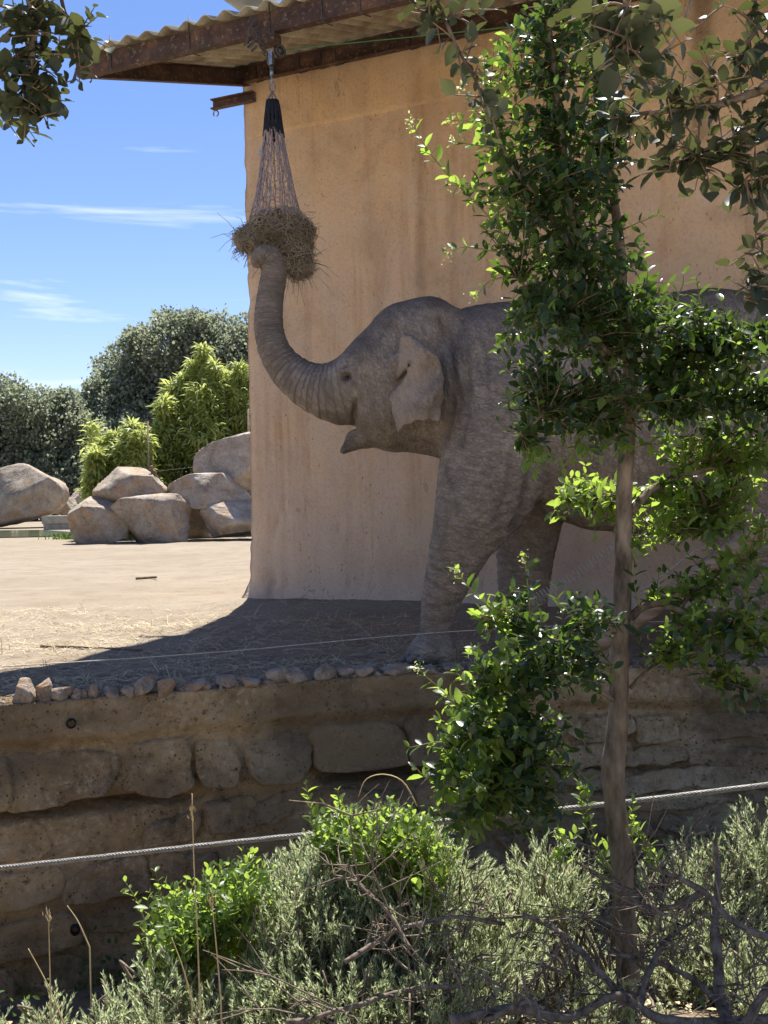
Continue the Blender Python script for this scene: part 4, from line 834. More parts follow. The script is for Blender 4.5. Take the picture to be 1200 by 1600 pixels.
# each point's own wrinkle direction: along the trunk, the leg or the body
acc = np.zeros((len(V), 1)); wsum = np.zeros((len(V), 1)); nrm = np.zeros((len(V), 1))
V32 = V.astype(np.float32); trw = np.zeros(len(V)); legw = np.zeros(len(V))
for c in CH:
    pts = np.array([q for q, _ in c['c']]); rr = np.array([q for _, q in c['c']]); ln = np.concatenate([[0], np.cumsum(np.linalg.norm(np.diff(pts, axis=0), axis=1))])
    best = np.full(len(V), 9.0, np.float32); co = np.zeros(len(V))
    for j in range(len(pts) - 1):
        dj, t = seg_d(V32, pts[j], pts[j + 1], rr[j], rr[j + 1], c['k']); w = dj < best; best = np.where(w, dj, best); co = np.where(w, ln[j] + t * (ln[j + 1] - ln[j]), co)
    if c['kind'] == 'leg': co = -V[:, 2] + .30 * V[:, 0] + 1.5
    elif c['kind'] == 'body': co = .86 * V[:, 0] - .38 * V[:, 2]
    elif c['kind'] == 'head': co = .9 * V[:, 0] + .25 * V[:, 2]
    w = np.exp(-np.clip(best, -.03, 9) / .022)
    acc[:, 0] += w * co; wsum[:, 0] += w
    if c['kind'] == 'trunk': trw += w; wct = co
    if c['kind'] == 'leg': legw += w
wc = (acc / wsum)[:, 0]; trw = trw / wsum[:, 0]; legw = legw / wsum[:, 0]
# modelled folds: rings round the trunk, slack skin on legs and shoulder
gx = np.gradient(FIELD, RES); ii = np.clip(np.round((V - lo) / RES).astype(int), 0, dims - 1); N_ = np.stack([q[tuple(ii.T)] for q in gx], 1); N_ /= np.linalg.norm(N_, axis=1)[:, None] + 1e-6
del gx
wob = vnoise(V * 7, 5) * .5
ridge = np.sin(wct * 2 * math.pi / .030 + 3 * wob) * trw ** 2 * .0022 + np.sin((V[:, 2] - .30 * V[:, 0]) * 2 * math.pi / .055 + 6 * vnoise(V * 5, 6)) * legw * .0026 * np.clip(1.2 - V[:, 2] * .5, 0, 1) + .006 * fbm(V * np.array([9, 9, 5]), 7, 3)
pv_ = proj(V); nw = np.exp(-((pv_[:, 0] - 735) / 38) ** 2) * np.clip((pv_[:, 1] - 470) / 40, 0, 1) * np.clip((730 - pv_[:, 1]) / 60, 0, 1) * (N_[:, 1] < .3)
ridge += .008 * nw * np.sin((pv_[:, 0] - .28 * pv_[:, 1]) * 2 * math.pi / 19 + 2.5 * vnoise(V * 4, 8))
sw = np.exp(-(((pv_[:, 0] - 770) / 60) ** 2 + ((pv_[:, 1] - 790) / 75) ** 2)) * (N_[:, 1] < .2); ridge += .007 * sw * np.sin((pv_[:, 1] + .55 * pv_[:, 0]) * 2 * math.pi / 15 + 3 * vnoise(V * 4, 9))
ew_ = np.exp(-(((pv_[:, 0] - 545) / 24) ** 2 + ((pv_[:, 1] - 590) / 26) ** 2)) * (N_[:, 1] < 0); ridge += .005 * ew_ * np.sin(np.hypot(pv_[:, 0] - 541, (pv_[:, 1] - 589) * 1.3) * 2 * math.pi / 9)
def crease(pts, w):
    d2 = np.full(len(V), 1e9); q = np.array(pts, float)
    for j in range(len(q) - 1):
        e = q[j + 1] - q[j]; t = np.clip(((pv_ - q[j]) @ e) / (e @ e), 0, 1); d2 = np.minimum(d2, ((pv_ - q[j] - t[:, None] * e) ** 2).sum(1))
    return np.exp(-d2 / w ** 2) * np.clip(.2 - N_[:, 1] * 1.6, 0, 1)
CR = [([(688, 495), (704, 540), (709, 590), (706, 640), (696, 690)], 5.5, .022), ([(722, 500), (733, 560), (732, 640), (722, 700)], 4, .010), ([(748, 505), (762, 560), (764, 640)], 4, .007), ([(828, 690), (826, 740), (818, 790), (800, 826)], 6, .022), ([(800, 700), (792, 760), (772, 815)], 5, .010), ([(690, 720), (706, 760), (716, 800)], 5, .008), ([(668, 880), (690, 892), (722, 886)], 3, .007), ([(664, 905), (688, 915), (715, 908)], 3, .007), ([(660, 940), (684, 950), (704, 944)], 3, .007), ([(656, 966), (680, 974), (702, 968)], 3, .007), ([(655, 985), (680, 993), (706, 988)], 3, .008), ([(556, 625), (552, 650), (556, 668)], 3.5, .010), ([(566, 560), (556, 575), (553, 590), (558, 606)], 3, .006), ([(575, 690), (600, 700), (640, 698)], 3, .004), ([(640, 690), (665, 690), (690, 700)], 3, .008), ([(600, 620), (604, 650), (600, 680)], 3, .005), ([(585, 610), (588, 640), (584, 672)], 3, .004)]
crs = np.zeros(len(V))
for pts, w_, amp in CR: cc = crease(pts, w_); ridge -= amp * cc; crs = np.maximum(crs, cc * min(1, amp / .012))
V = V + N_ * ridge[:, None]
V[:, 2] = np.maximum(V[:, 2], .004)
ebase = P(690, 1037, ED - .34); ebase[2] = 0
ele = mk('elephant', V, Q, MT['skin'], base=ebase)
ear_w = np.clip(1 - np.abs(V[:, 1] - (ED - .46)) / .10, 0, 1) * np.clip(-poly_sd(*proj(V).T, EAR) / 4 + .5, 0, 1)
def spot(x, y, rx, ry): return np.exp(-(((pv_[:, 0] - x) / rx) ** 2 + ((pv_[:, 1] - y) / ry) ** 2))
dark = np.clip(np.maximum.reduce([spot(541, 589, 9, 8) * 1.1, spot(552, 600, 7, 9) * .7, spot(572, 533, 26, 14) * .75, spot(548, 548, 16, 12) * .6, spot(600, 508, 22, 16) * .55, spot(690, 470, 45, 14) * .8, spot(655, 468, 26, 10) * .5, spot(540, 695, 18, 20) * .9, spot(540, 655, 26, 14) * .6, spot(715, 545, 22, 40) * .55, spot(720, 620, 18, 50) * .5, spot(627, 588, 9, 16) * .7, spot(410, 400, 14, 12) * .35]), 0, 1)  # skin pigment, with shade painted behind the ear and at its root
dark = np.maximum(dark, crs * .55); dark = np.maximum(dark, .45 * np.clip((N_[:, 2] - .55) / .4, 0, 1) * (V[:, 2] > 1.6)) * (1 - .6 * ear_w)  # shade painted into the creases, and a darker top
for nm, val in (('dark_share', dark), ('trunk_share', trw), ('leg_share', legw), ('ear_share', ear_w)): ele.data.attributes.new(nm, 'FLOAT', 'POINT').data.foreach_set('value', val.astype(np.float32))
ele.data.attributes.new('trunk_coord', 'FLOAT_VECTOR', 'POINT').data.foreach_set('vector', np.stack([wct, V[:, 1], V[:, 2] * .3 + V[:, 0] * .3], 1).astype(np.float32).ravel())
tag(ele, 'grey brown elephant raising its trunk to the hanging hay', 'elephant')
v, f = ICO[3]; mk('eye', v * np.array([.015, .015, .012]) + P(542, 589.5, ED + eye_dy + .020), f, MT['eye'], ele)
for px, dy in ((629, -.49), (640, -.565), (657, -.60)):
    mk('toenail', v * np.array([.022, .012, .022]) + P(px, 1031, ED + dy + .008), f, MT['nail'], ele)
# sparse dark hairs on the crown of the head and along the back
rh = np.random.default_rng(3); top = np.where((N_[:, 2] > .55) & (V[:, 2] > 1.9) & (V[:, 0] > -.15))[0]; pick = rh.choice(top, 900); hp = V[pick]; hd = N_[pick] + .5 * rand_dirs(900, rh) + [.3, 0, 0]
vv, ff = scatter(QUAD * [.05, 1, 1], QF, hp, frames(hd, rand_dirs(900, rh)), rh.uniform(.012, .03, 900)); mk('hair', vv, ff, MT['hole'], ele, smooth=False, kind='stuff')

# ================================================================== hay net on its hoist
HK = hit(424, 78, BN, B(0, OV - .02, 0)); ND = HK[1]; print('net depth', ND, 'elephant', ED, 'overhang', OV, OZ, pw, 'house corner', BO)
def NP(px, py, dy=0.0): return P(px, py, ND + dy)
def link_ring(mb, c, ax1, ax2, a, b, r): t = np.linspace(0, 2 * math.pi, 17); p = np.asarray(c) + np.cos(t)[:, None] * np.asarray(ax1) * a + np.sin(t)[:, None] * np.asarray(ax2) * b; mb.tube(p, r, 5, False)
ho = empty('hoist', NP(424, 90)); tag(ho, 'steel pulley block and chain hanging from the rusty roof beam', 'hoist')
E1, E2, E3 = np.array([1.0, 0, 0]), np.array([0, 1.0, 0]), np.array([0, 0, 1.0])
cpath = [NP(397, 30, -.05), NP(400, 46, -.06), NP(402, 60, -.06), NP(406, 68, -.04), NP(411, 76, -.02), NP(415, 84, 0)]
cp = spline(cpath, 9)
for k in range(8):
    c0, c1 = cp[k], cp[k + 1]; d = c1 - c0; d /= np.linalg.norm(d); s = np.cross(d, E2 if k % 2 else E1 + .3 * E3); s /= np.linalg.norm(s); mb = MB(); link_ring(mb, (c0 + c1) / 2, d, s, .030, .014, .0055); mb.build('chain_link', MT['chain'], ho)
for k, (px, py) in enumerate(((392, 52), (389, 62), (392, 70), (397, 66), (397, 76), (385, 66), (393, 40), (399, 38), (391, 30), (403, 50))):
    a = rng.uniform(0, 3); mb = MB(); link_ring(mb, NP(px, py, -.06 + .02 * math.sin(k)), E3 * math.cos(a * .3) + E1 * math.sin(a * .3), E1 * math.cos(a) + E2 * math.sin(a), .028, .013, .0055); mb.build('chain_link', MT['chain'], ho)
bc = NP(423, 92); v, f = ICO[3]
mb = MB(); mb.add(np.clip(v * np.array([.030, .034, .058]), -.05, .05) + bc, f); pb_ = mb.build('pulley_block', MT['chain'], ho)
for s in (-1, 1): mb = MB(); mb.box(bc + [0, s * .036, -.002], np.eye(3), (.013, .004, .052)); mb.build('side_plate', MT['steel'], pb_, smooth=False)
mb = MB(); mb.tube([bc + [0, 0, -.05], NP(424.5, 112)], .010, 8); mb.tube([NP(424.3, 108), NP(424.8, 118)], .014, 8); mb.tube([NP(424.6, 117), NP(425, 130)], .009, 8); mb.build('swivel_bolt', MT['steel'], ho)
mb = MB(); link_ring(mb, NP(425.5, 136), E3, E1, .042, .020, .0055); mb.build('chain_link', MT['steel'], ho)
pc = NP(437, 80, .05); mb = MB(); t = np.linspace(0, 2 * math.pi, 21)
for o in (-.012, .012): mb.tube(pc + np.cos(t)[:, None] * (E1 * .8 + E2 * .6) * .036 + np.sin(t)[:, None] * E3 * .036 + np.array([-.6, .8, 0]) * o, .010, 6, False)
mb.tube([pc + np.array([-.6, .8, 0]) * -.02, pc + np.array([-.6, .8, 0]) * .02], .02, 8); mb.build('pulley_wheel', MT['chain'], ho)
mb = MB(); mb.box(NP(421, 63, .03), np.array([BW, BN, E3]), (.07, .05, .035)); mb.build('mounting_plate', MT['rust'], ho, smooth=False)
mb = MB(); mb.tube([NP(440, 78, .05), P(800, 42, ND - .6), P(1000, 22, ND - 1.0)], .004, 4); tag(mb.build('green_cord', MT['greenrope']), 'thin green cord running under the roof from the pulley', 'cord')
# the net
net = empty('hay_net', NP(432, 330)); tag(net, 'faded cord hay net hanging from the pulley with black top', 'net')
NS = 26; prof_y = np.array([146, 160, 200, 240, 280, 305, 330, 345]); prof_x = np.array([425, 426, 427, 428.5, 430, 430.5, 431, 431]); prof_r = np.array([4, 8.5, 13.5, 19.5, 26.5, 31, 38, 43]); mb = MB(); Kpx = ND / F_PX
def net_p(y, a): return NP(np.interp(y, prof_y, prof_x), y) + np.interp(y, prof_y, prof_r) * Kpx * np.array([math.cos(a), .75 * math.sin(a), 0])
def cord(pts, r_): mb.tube(pts, r_, 4, False)
rn = np.random.default_rng(8)
for k in range(NS):
    a = k * 2 * math.pi / NS + rn.uniform(-.08, .08); ys = np.linspace(196, 342, 15); tw = rn.uniform(-.25, .25)
    cord([net_p(y, a + tw * (y - 196) / 150 + .06 * math.sin(y * .16 + k * 2.4)) for y in ys], .0030)
for k in range(13):                                  # flatter tape strands
    a = k * 2 * math.pi / 13 + .2; cord([net_p(y, a + .05 * math.sin(y * .2 + k)) for y in np.linspace(200, 340, 12)], .0042)
for y in (222, 246, 262, 276, 288, 299, 309, 318, 327, 335):
    A = np.linspace(0, 2 * math.pi, NS * 3 + 1); cord([net_p(y - 3.0 + 5.5 * abs(math.sin(a * NS / 5.5 + y)) + 2 * math.sin(a * 2 + y), a) for a in A], .0026)
mb.build('net_bag', MT['netrope'], net)
mb = MB()
for k in range(12):
    a = k * 2 * math.pi / 12; yb = rn.uniform(200, 228); ys = np.linspace(157, yb, 7); mb.tube([net_p(y, a) * 1.0 for y in ys], np.linspace(.013, .011, 7), 6, True, .2, k)
    mb.tube([net_p(158, a), net_p(184, a + .5), net_p(205, a + .9)], .010, 6)
mb.build('black_loop', MT['black'], net)
mb = MB()
for k in range(8): a = k * 2 * math.pi / 8; mb.tube([NP(425.5, 142), net_p(152, a), net_p(166, a + .2)], .0042, 4)
mb.build('tie_cord', MT['cable'], net)
mb = MB()
for k in range(40): p0 = NP(rn.uniform(405, 409), rn.uniform(228, 236), -.05); mb.tube([p0, p0 + rn.normal(size=3) * [.006, .006, .004] - [0, 0, .025], p0 + rn.normal(size=3) * [.012, .01, .005] - [0, 0, .05]], .0011, 3, False)
mb.build('frayed_fibre', MT['wisp'], net)
# hay: packed heart with stalks sticking out of it on every side
hay = empty('hay_bundle', NP(434, 430)); tag(hay, 'ragged bundle of brown hay inside the hanging net', 'hay')
blob = [(422, 362, 40, 28, .0), (457, 368, 36, 34, .02), (456, 395, 33, 34, .05), (391, 374, 25, 18, -.02), (440, 342, 32, 14, .0), (466, 416, 24, 19, .08), (440, 385, 34, 30, .06)]
def hay_pts(n, r_, shell):
    C = np.array([NP(b[0], b[1], b[4]) for b in blob]); Rr = np.array([(b[2] * Kpx, min(b[2], 34) * Kpx * .85, b[3] * Kpx) for b in blob]); i = r_.integers(0, len(blob), n); d = rand_dirs(n, r_); return C[i] + d * Rr[i] * (shell + (1 - shell) * r_.random(n))[:, None], d
mb = MB()
for k, b in enumerate(blob):
    v, f = ICO[4]; vv = v * (1 + .22 * fbm(v * 4 + k, 90 + k, 4))[:, None] * np.array([b[2] * Kpx, min(b[2], 34) * Kpx * .85, b[3] * Kpx]) * .90; mb.add(vv + NP(b[0], b[1], b[4]), f)
mb.build('packed_heart', MT['haycore'], hay)
lines = []
pts, d = hay_pts(5200, rn, .82)
for p_, d_ in zip(pts, d):
    w = rn.normal(size=3); w = w - d_ * (w @ d_) * .75; w /= np.linalg.norm(w); ln = rn.gamma(5, .018); b = rn.normal(size=3) * ln * .2; lines.append(np.array([p_ - w * ln * .5, p_ + b * .6 + d_ * .006, p_ + w * ln * .5 + b * .2]))
pts, d = hay_pts(380, rn, .95)
for p_, d_ in zip(pts, d):
    ln = rn.gamma(4, .016); w = d_ + rn.normal(size=3) * .6 - [0, 0, .3]; lines.append(np.array([p_, p_ + w * ln * .5 + rn.normal(size=3) * .006, p_ + w * ln - [0, 0, .3 * ln]]))
for k in range(60): p_ = NP(rn.uniform(368, 392), rn.uniform(368, 398)); lines.append(np.array([p_, p_ + rn.normal(size=3) * .02, p_ + rn.normal(size=3) * .035 - [.01, 0, .02]]))
vv, ff = tubes3(lines, .0027, .0016); mk('stalks', vv, ff, MT['hay'], hay, kind='stuff')

# ================================================================== wires, cable, log, coil
mb = MB(); mb.tube(spline([P(-330, 1062, 5.75), P(0, 1042, 5.9), P(350, 1018, 6.1), P(735, 985, 6.35), P(1300, 960, 6.6)], 40), .0030, 5); tag(mb.build('electric_wire', MT['wire']), 'thin pale electric wire stretched low above the wall top', 'wire')
cl = spline([P(-420, 1400, 4.75), P(0, 1356, 4.6), P(420, 1310, 4.5), P(880, 1264, 4.35), P(1200, 1226, 4.25), P(1650, 1170, 4.15)], 420); mb = MB()
Tn = np.gradient(cl, axis=0); Tn /= np.linalg.norm(Tn, axis=1)[:, None]; N1 = np.cross(Tn, E3); N1 /= np.linalg.norm(N1, axis=1)[:, None]; N2 = np.cross(Tn, N1); ln = np.concatenate([[0], np.cumsum(np.linalg.norm(np.diff(cl, axis=0), axis=1))])
cl2 = np.stack([np.interp(np.linspace(0, ln[-1], 1100), ln, cl[:, j]) for j in range(3)], 1); Tn = np.gradient(cl2, axis=0); Tn /= np.linalg.norm(Tn, axis=1)[:, None]; N1 = np.cross(Tn, E3); N1 /= np.linalg.norm(N1, axis=1)[:, None]; N2 = np.cross(Tn, N1); sA = np.linspace(0, ln[-1], 1100)
cab = empty('steel_cable', cl2[550]); tag(cab, 'twisted steel barrier cable sloping behind the shrubs and trunk', 'cable')
for k in range(6): a = sA * 2 * math.pi / .085 + k * math.pi / 3; mb = MB(); mb.tube(cl2 + .0068 * (np.cos(a)[:, None] * N1 + np.sin(a)[:, None] * N2), .0040, 5, False); mb.build('strand', MT['cable'], cab)
mb = MB(); mb.tube(spline([P(925, 1012, 6.55), P(1010, 955, 6.45), P(1110, 882, 6.35), P(1230, 800, 6.2), P(1330, 728, 6.1)], 20), np.linspace(.058, .052, 20), 10, True, .12, 4); tag(mb.build('leaning_log', MT['log']), 'bare grey brown log leaning diagonally in front of the hind leg', 'log')
t = np.linspace(0, 1, 700); c0, c1 = P(828, 940, 6.9), P(1000, 812, 6.9); d = (c1 - c0) / np.linalg.norm(c1 - c0); n1 = np.cross(d, E2); n1 /= np.linalg.norm(n1); a = t * 2 * math.pi * 34; mb = MB()
mb.tube(c0 + (c1 - c0) * t[:, None] + .034 * (np.cos(a)[:, None] * n1 + np.sin(a)[:, None] * E2) - np.outer(.05 * np.sin(t * math.pi), E3), .0022, 4, False); tag(mb.build('coil_spring', MT['wire']), 'stretched wire coil spring slanting between elephant legs and log', 'spring')
mb = MB(); mb.tube(spline([P(1000, 925, 6.7), P(1040, 895, 6.6), P(1085, 862, 6.5), P(1110, 850, 6.5)], 12), .004, 5); tag(mb.build('wire_end', MT['wire']), 'loose bent wire sticking up beside the tree trunk', 'wire')
# ================================================================== foreground plants
def px_line(pts, n=None): q = np.array([P(*p) for p in pts]); return spline(q, n or 6 * len(pts))
def shoot_leaves(lines, spacing, size, r, t0=.25, opp=True, spread=.9, upb=.35):
    """opposite leaf pairs along each line; returns positions, frames, sizes"""
    pos = []; dr = []; upv = []; sz = []
    for ln in lines:
        ln = np.asarray(ln); L_ = np.concatenate([[0], np.cumsum(np.linalg.norm(np.diff(ln, axis=0), axis=1))]); n = max(2, int(L_[-1] * (1 - t0) / spacing)); s = np.linspace(L_[-1] * t0, L_[-1], n)
        p = np.stack([np.interp(s, L_, ln[:, j]) for j in range(3)], 1); t = np.gradient(p, axis=0) if n > 1 else np.ones((1, 3)); t /= np.linalg.norm(t, axis=1)[:, None] + 1e-9
        a0 = r.uniform(0, 6.28)
        for i in range(n):
            ref = np.cross(t[i], [.3, .2, .93]); ref /= np.linalg.norm(ref) + 1e-9; r2 = np.cross(t[i], ref); a = a0 + (i % 2) * 1.57 + r.uniform(-.5, .5)
            for s_ in ((0, 1) if opp else (0,)):
                sd = math.cos(a + s_ * math.pi) * ref + math.sin(a + s_ * math.pi) * r2; d = sd * spread + t[i] * r.uniform(.3, .9) + np.array([0, 0, upb]) * r.uniform(-.6, 1.2) + r.normal(size=3) * .18
                pos.append(p[i]); dr.append(d); upv.append(np.array([0, 0, 1.0]) + r.normal(size=3) * .45 + t[i] * .5); k = (i + .5) / n; sz.append(size * r.uniform(.5, 1.35) * (1 - .45 * max(0, (k - .75) / .25)))
    pos = np.array(pos); return pos, frames(np.array(dr), np.array(upv)), np.array(sz)
def grow(regions, skeleton, r, wig=.25, last=.45):
    """twigs from the nearest limb out to points spread through each lobe of the crown"""
    sk = np.concatenate([np.asarray(s_) for s_ in skeleton]); lines = []
    for (px, py, rx, ry, D, dD, n) in regions:
        k = D / F_PX; c = P(px, py, D)
        for _ in range(n):
            d = r.normal(size=3); d /= np.linalg.norm(d); rad = r.random() ** .45 * (1.35 if r.random() < .14 else 1); T = c + d * np.array([rx * k, dD, ry * k]) * rad
            q = sk + (T - sk) * 0; i = np.argmin(np.linalg.norm(sk - T, axis=1) + .35 * np.maximum(0, sk[:, 2] - T[2])); Bp = sk[i]; v = T - Bp; ln = np.linalg.norm(v)
            if ln > last: Bp = T - v / ln * last + r.normal(size=3) * .03
            mid = (Bp + T) / 2 + np.array([0, 0, .12 * min(ln, last)]) + r.normal(size=3) * .05 * min(ln, .6); lines.append(np.array([Bp, .25 * Bp + .5 * mid + .25 * T, T]))
    return lines
def leafy(parent, pos, rot, sz, mat, me, tv, r, n_parts=300, foliage='foliage', part='leaf'):
    """the leaves that show largest become parts of their own; the rest are one mass"""
    pr = proj(pos); inv = (pr[:, 0] > -10) & (pr[:, 0] < 1210) & (pr[:, 1] > -10) & (pr[:, 1] < 1610); face = np.abs(np.einsum('ni,ni->n', rot[:, :, 2], (pos - CAM) / np.linalg.norm(pos - CAM, axis=1)[:, None]))
    score = sz / pos[:, 1] * (.35 + .65 * face) * inv - .004 * (pos[:, 1] - pos[:, 1].min()) * 1; order = np.argsort(-score); a = order[:n_parts]; b = order[n_parts:]
    leaf_objects(part, me, pos[a], rot[a], sz[a], parent)
    if len(b):
        vv, ff = scatter(tv, LEAF_T, pos[b], rot[b], sz[b]); mk(foliage, vv, ff, mat, parent, rnd=np.repeat(r.random(len(b)), 12), kind='stuff')
def limb(parent, name, pts, r0, r1, mat, rough=.12, n=8, seed=0, m_=None):
    ln = px_line(pts, m_); v, f = tube(ln, np.linspace(r0, r1, len(ln)), n, True, rough, seed); mk(name, v, f, mat, parent); return ln

# ---- young tree standing in front of the wall
rt = np.random.default_rng(41)
tb = P(980, 1572, 3.8); tb[2] = bank_z(np.array([tb[0]]), np.array([3.8]))[0]; tree = empty('young_tree', tb)
tag(tree, 'slender evergreen young tree with glossy green leaves and bare lower trunk', 'tree')
tr_pts = [(984, 1620, 3.8), (982, 1540, 3.8), (976, 1440, 3.8), (972, 1350, 3.8), (962, 1260, 3.79), (958, 1200, 3.78), (966, 1120, 3.78), (968, 1030, 3.78), (972, 940, 3.77), (974, 850, 3.76), (976, 760, 3.75), (981, 670, 3.74), (985, 600, 3.73)]
ln = px_line(tr_pts, 90); rad = np.interp(np.linspace(0, 1, 90), [0, .12, .35, .41, .5, .8, 1], [.046, .041, .037, .043, .034, .028, .024]); v, f = tube(ln, rad, 16, True, .13, 2); mk('trunk', v, f, MT['bark'], tree)
sk = [ln[60:]]
def br(pts, r0, r1, seed=0): q = limb(tree, 'branch', pts, r0, r1, MT['bark'], .12, 7, seed); sk.append(q); return q
br([(985, 605, 3.73), (975, 500, 3.7), (968, 380, 3.68), (950, 250, 3.66), (935, 110, 3.64), (925, -40, 3.62)], .022, .010)
br([(980, 640, 3.74), (930, 520, 3.6), (900, 380, 3.52), (880, 230, 3.5), (862, 80, 3.5), (850, -30, 3.5)], .016, .007)
br([(900, 400, 3.55), (850, 320, 3.45), (800, 260, 3.4), (770, 190, 3.38)], .010, .004)
br([(960, 560, 3.65), (900, 500, 3.5), (850, 470, 3.45), (812, 440, 3.42)], .010, .004)
br([(976, 700, 3.74), (910, 640, 3.55), (860, 640, 3.46), (815, 680, 3.42)], .011, .004)
br([(982, 650, 3.74), (1040, 580, 3.7), (1110, 540, 3.66), (1190, 520, 3.62), (1260, 520, 3.6)], .015, .006)
br([(984, 640, 3.74), (1060, 620, 3.8), (1150, 620, 3.85), (1240, 630, 3.9)], .013, .006)
br([(985, 800, 3.76), (1020, 765, 3.8), (1070, 742, 3.85), (1130, 728, 3.9), (1210, 716, 3.95)], .017, .010)
br([(1080, 740, 3.86), (1100, 780, 3.85), (1110, 830, 3.82)], .008, .004)
br([(985, 780, 3.76), (950, 770, 3.9), (910, 770, 4.0), (885, 780, 4.05)], .008, .004)
br([(985, 965, 3.77), (1005, 948, 3.75), (1035, 943, 3.72), (1070, 958, 3.7), (1095, 978, 3.68), (1125, 988, 3.66), (1190, 1010, 3.62)], .016, .006)
br([(1060, 950, 3.71), (1100, 910, 3.75), (1150, 880, 3.78), (1210, 870, 3.8)], .009, .004)
br([(985, 1075, 3.78), (1010, 1050, 3.75), (1050, 1035, 3.7), (1120, 1060, 3.65)], .008, .003)
br([(962, 985, 3.77), (920, 975, 3.62), (870, 1000, 3.5), (830, 1060, 3.42), (800, 1150, 3.38), (770, 1230, 3.36)], .013, .005)
br([(960, 1095, 3.77), (910, 1060, 3.6), (840, 1000, 3.45), (790, 980, 3.4), (750, 960, 3.38)], .010, .004)
br([(830, 1060, 3.42), (770, 1080, 3.38), (730, 1130, 3.36), (700, 1190, 3.35)], .008, .004)
regions = [  # px, py, radius x, radius y, distance, depth, twigs
    (880, 60, 100, 95, 3.54, .24, 66), (868, 190, 112, 95, 3.52, .26, 84), (885, 295, 118, 95, 3.54, .28, 104), (818, 335, 78, 80, 3.44, .2, 44), (900, 420, 108, 82, 3.55, .28, 106), (858, 520, 82, 78, 3.48, .24, 72), (960, 510, 88, 78, 3.62, .26, 78), (950, 180, 50, 120, 3.62, .18, 30),
    (850, 630, 74, 70, 3.46, .22, 60), (940, 620, 72, 60, 3.56, .24, 46), (1040, 520, 92, 66, 3.68, .26, 72), (1060, 610, 100, 72, 3.74, .28, 78), (1150, 560, 95, 66, 3.68, .26, 76), (1160, 650, 90, 66, 3.82, .26, 66), (830, 715, 32, 28, 3.42, .12, 9), (930, 690, 60, 34, 3.52, .2, 18), (790, 120, 34, 80, 3.42, .14, 10), (1100, 690, 80, 40, 3.86, .22, 24),
    (920, 775, 60, 48, 4.0, .22, 52), (1010, 790, 66, 52, 3.95, .22, 44), (1085, 800, 74, 72, 3.88, .22, 66), (1160, 760, 60, 60, 3.9, .25, 32), (1000, 850, 45, 26, 3.95, .15, 9), (1140, 820, 55, 30, 3.8, .2, 12),
    (1060, 930, 55, 45, 3.72, .2, 20), (1130, 920, 78, 52, 3.75, .22, 40), (1100, 1000, 90, 48, 3.66, .22, 36), (1170, 980, 60, 60, 3.62, .2, 26), (1140, 1075, 66, 34, 3.62, .18, 13), (1030, 1000, 50, 40, 3.72, .15, 12),
    (925, 955, 56, 34, 3.55, .18, 22), (915, 1030, 48, 58, 3.5, .2, 30), (850, 1030, 60, 62, 3.42, .2, 44), (790, 960, 48, 42, 3.38, .16, 22), (770, 1040, 55, 55, 3.38, .2, 40), (740, 1130, 62, 58, 3.36, .2, 48), (810, 1130, 72, 66, 3.38, .22, 56), (770, 1220, 82, 66, 3.36, .22, 66), (850, 1190, 50, 62, 3.42, .2, 32), (700, 1190, 42, 44, 3.35, .15, 16), (830, 1270, 60, 40, 3.4, .18, 24), (720, 1280, 52, 42, 3.34, .16, 18)]
regions = [(*q[:6], int(q[6] * (1.2 if q[1] < 720 and q[0] < 1000 else 1.7 if q[1] < 720 else 1.35))) for q in regions]
tw = grow(regions, sk, rt)
SH = [[(800, 385, 3.42), (765, 340, 3.40), (726, 300, 3.38), (690, 262, 3.37), (660, 222, 3.36), (643, 190, 3.35)], [(790, 395, 3.4), (745, 388, 3.38), (722, 386, 3.38), (700, 398, 3.38)], [(800, 330, 3.4), (760, 305, 3.38), (725, 292, 3.37)], [(790, 290, 3.4), (745, 290, 3.38), (700, 290, 3.37)], [(800, 230, 3.4), (755, 228, 3.38), (712, 222, 3.38)],
      [(765, 190, 3.38), (758, 140, 3.37), (757, 92, 3.37)], [(785, 200, 3.4), (745, 175, 3.38), (722, 140, 3.37)], [(790, 190, 3.4), (745, 190, 3.38), (706, 188, 3.37)], [(800, 430, 3.42), (765, 440, 3.4), (745, 462, 3.4)],
      [(790, 975, 3.4), (755, 940, 3.37), (735, 920, 3.36), (713, 893, 3.35)], [(828, 985, 3.4), (826, 930, 3.38), (820, 872, 3.37)], [(735, 1130, 3.36), (700, 1088, 3.34), (652, 1045, 3.33)], [(720, 1180, 3.35), (690, 1160, 3.34), (640, 1168, 3.33)], [(740, 1090, 3.36), (722, 1060, 3.35), (713, 1052, 3.34)], [(880, 960, 3.5), (870, 935, 3.48), (868, 918, 3.47)],
      [(1000, 950, 3.7), (990, 900, 3.66), (1000, 860, 3.64)], [(700, 1240, 3.35), (665, 1215, 3.34), (650, 1200, 3.33)], [(960, 600, 3.6), (900, 700, 3.48), (880, 730, 3.45)], [(1000, 460, 3.66), (1010, 440, 3.66), (1012, 425, 3.66)], [(1040, 500, 3.66), (1065, 450, 3.66), (1068, 428, 3.66)], [(860, 430, 3.46), (815, 480, 3.42), (790, 530, 3.4)], [(850, 600, 3.44), (800, 620, 3.42), (775, 650, 3.4)], [(870, 1150, 3.42), (900, 1200, 3.45), (930, 1230, 3.48)], [(880, 1120, 3.45), (905, 1145, 3.47), (915, 1165, 3.48)]]
shl = [px_line(s_, 14) for s_ in SH]
split = np.array([l_[-1][2] for l_ in tw])
allp = []
for L_, sp, szz, t0 in ((tw, .025, .044, .10), (shl, .026, .044, .12)): allp.append(shoot_leaves(L_, sp, szz, rt, t0))
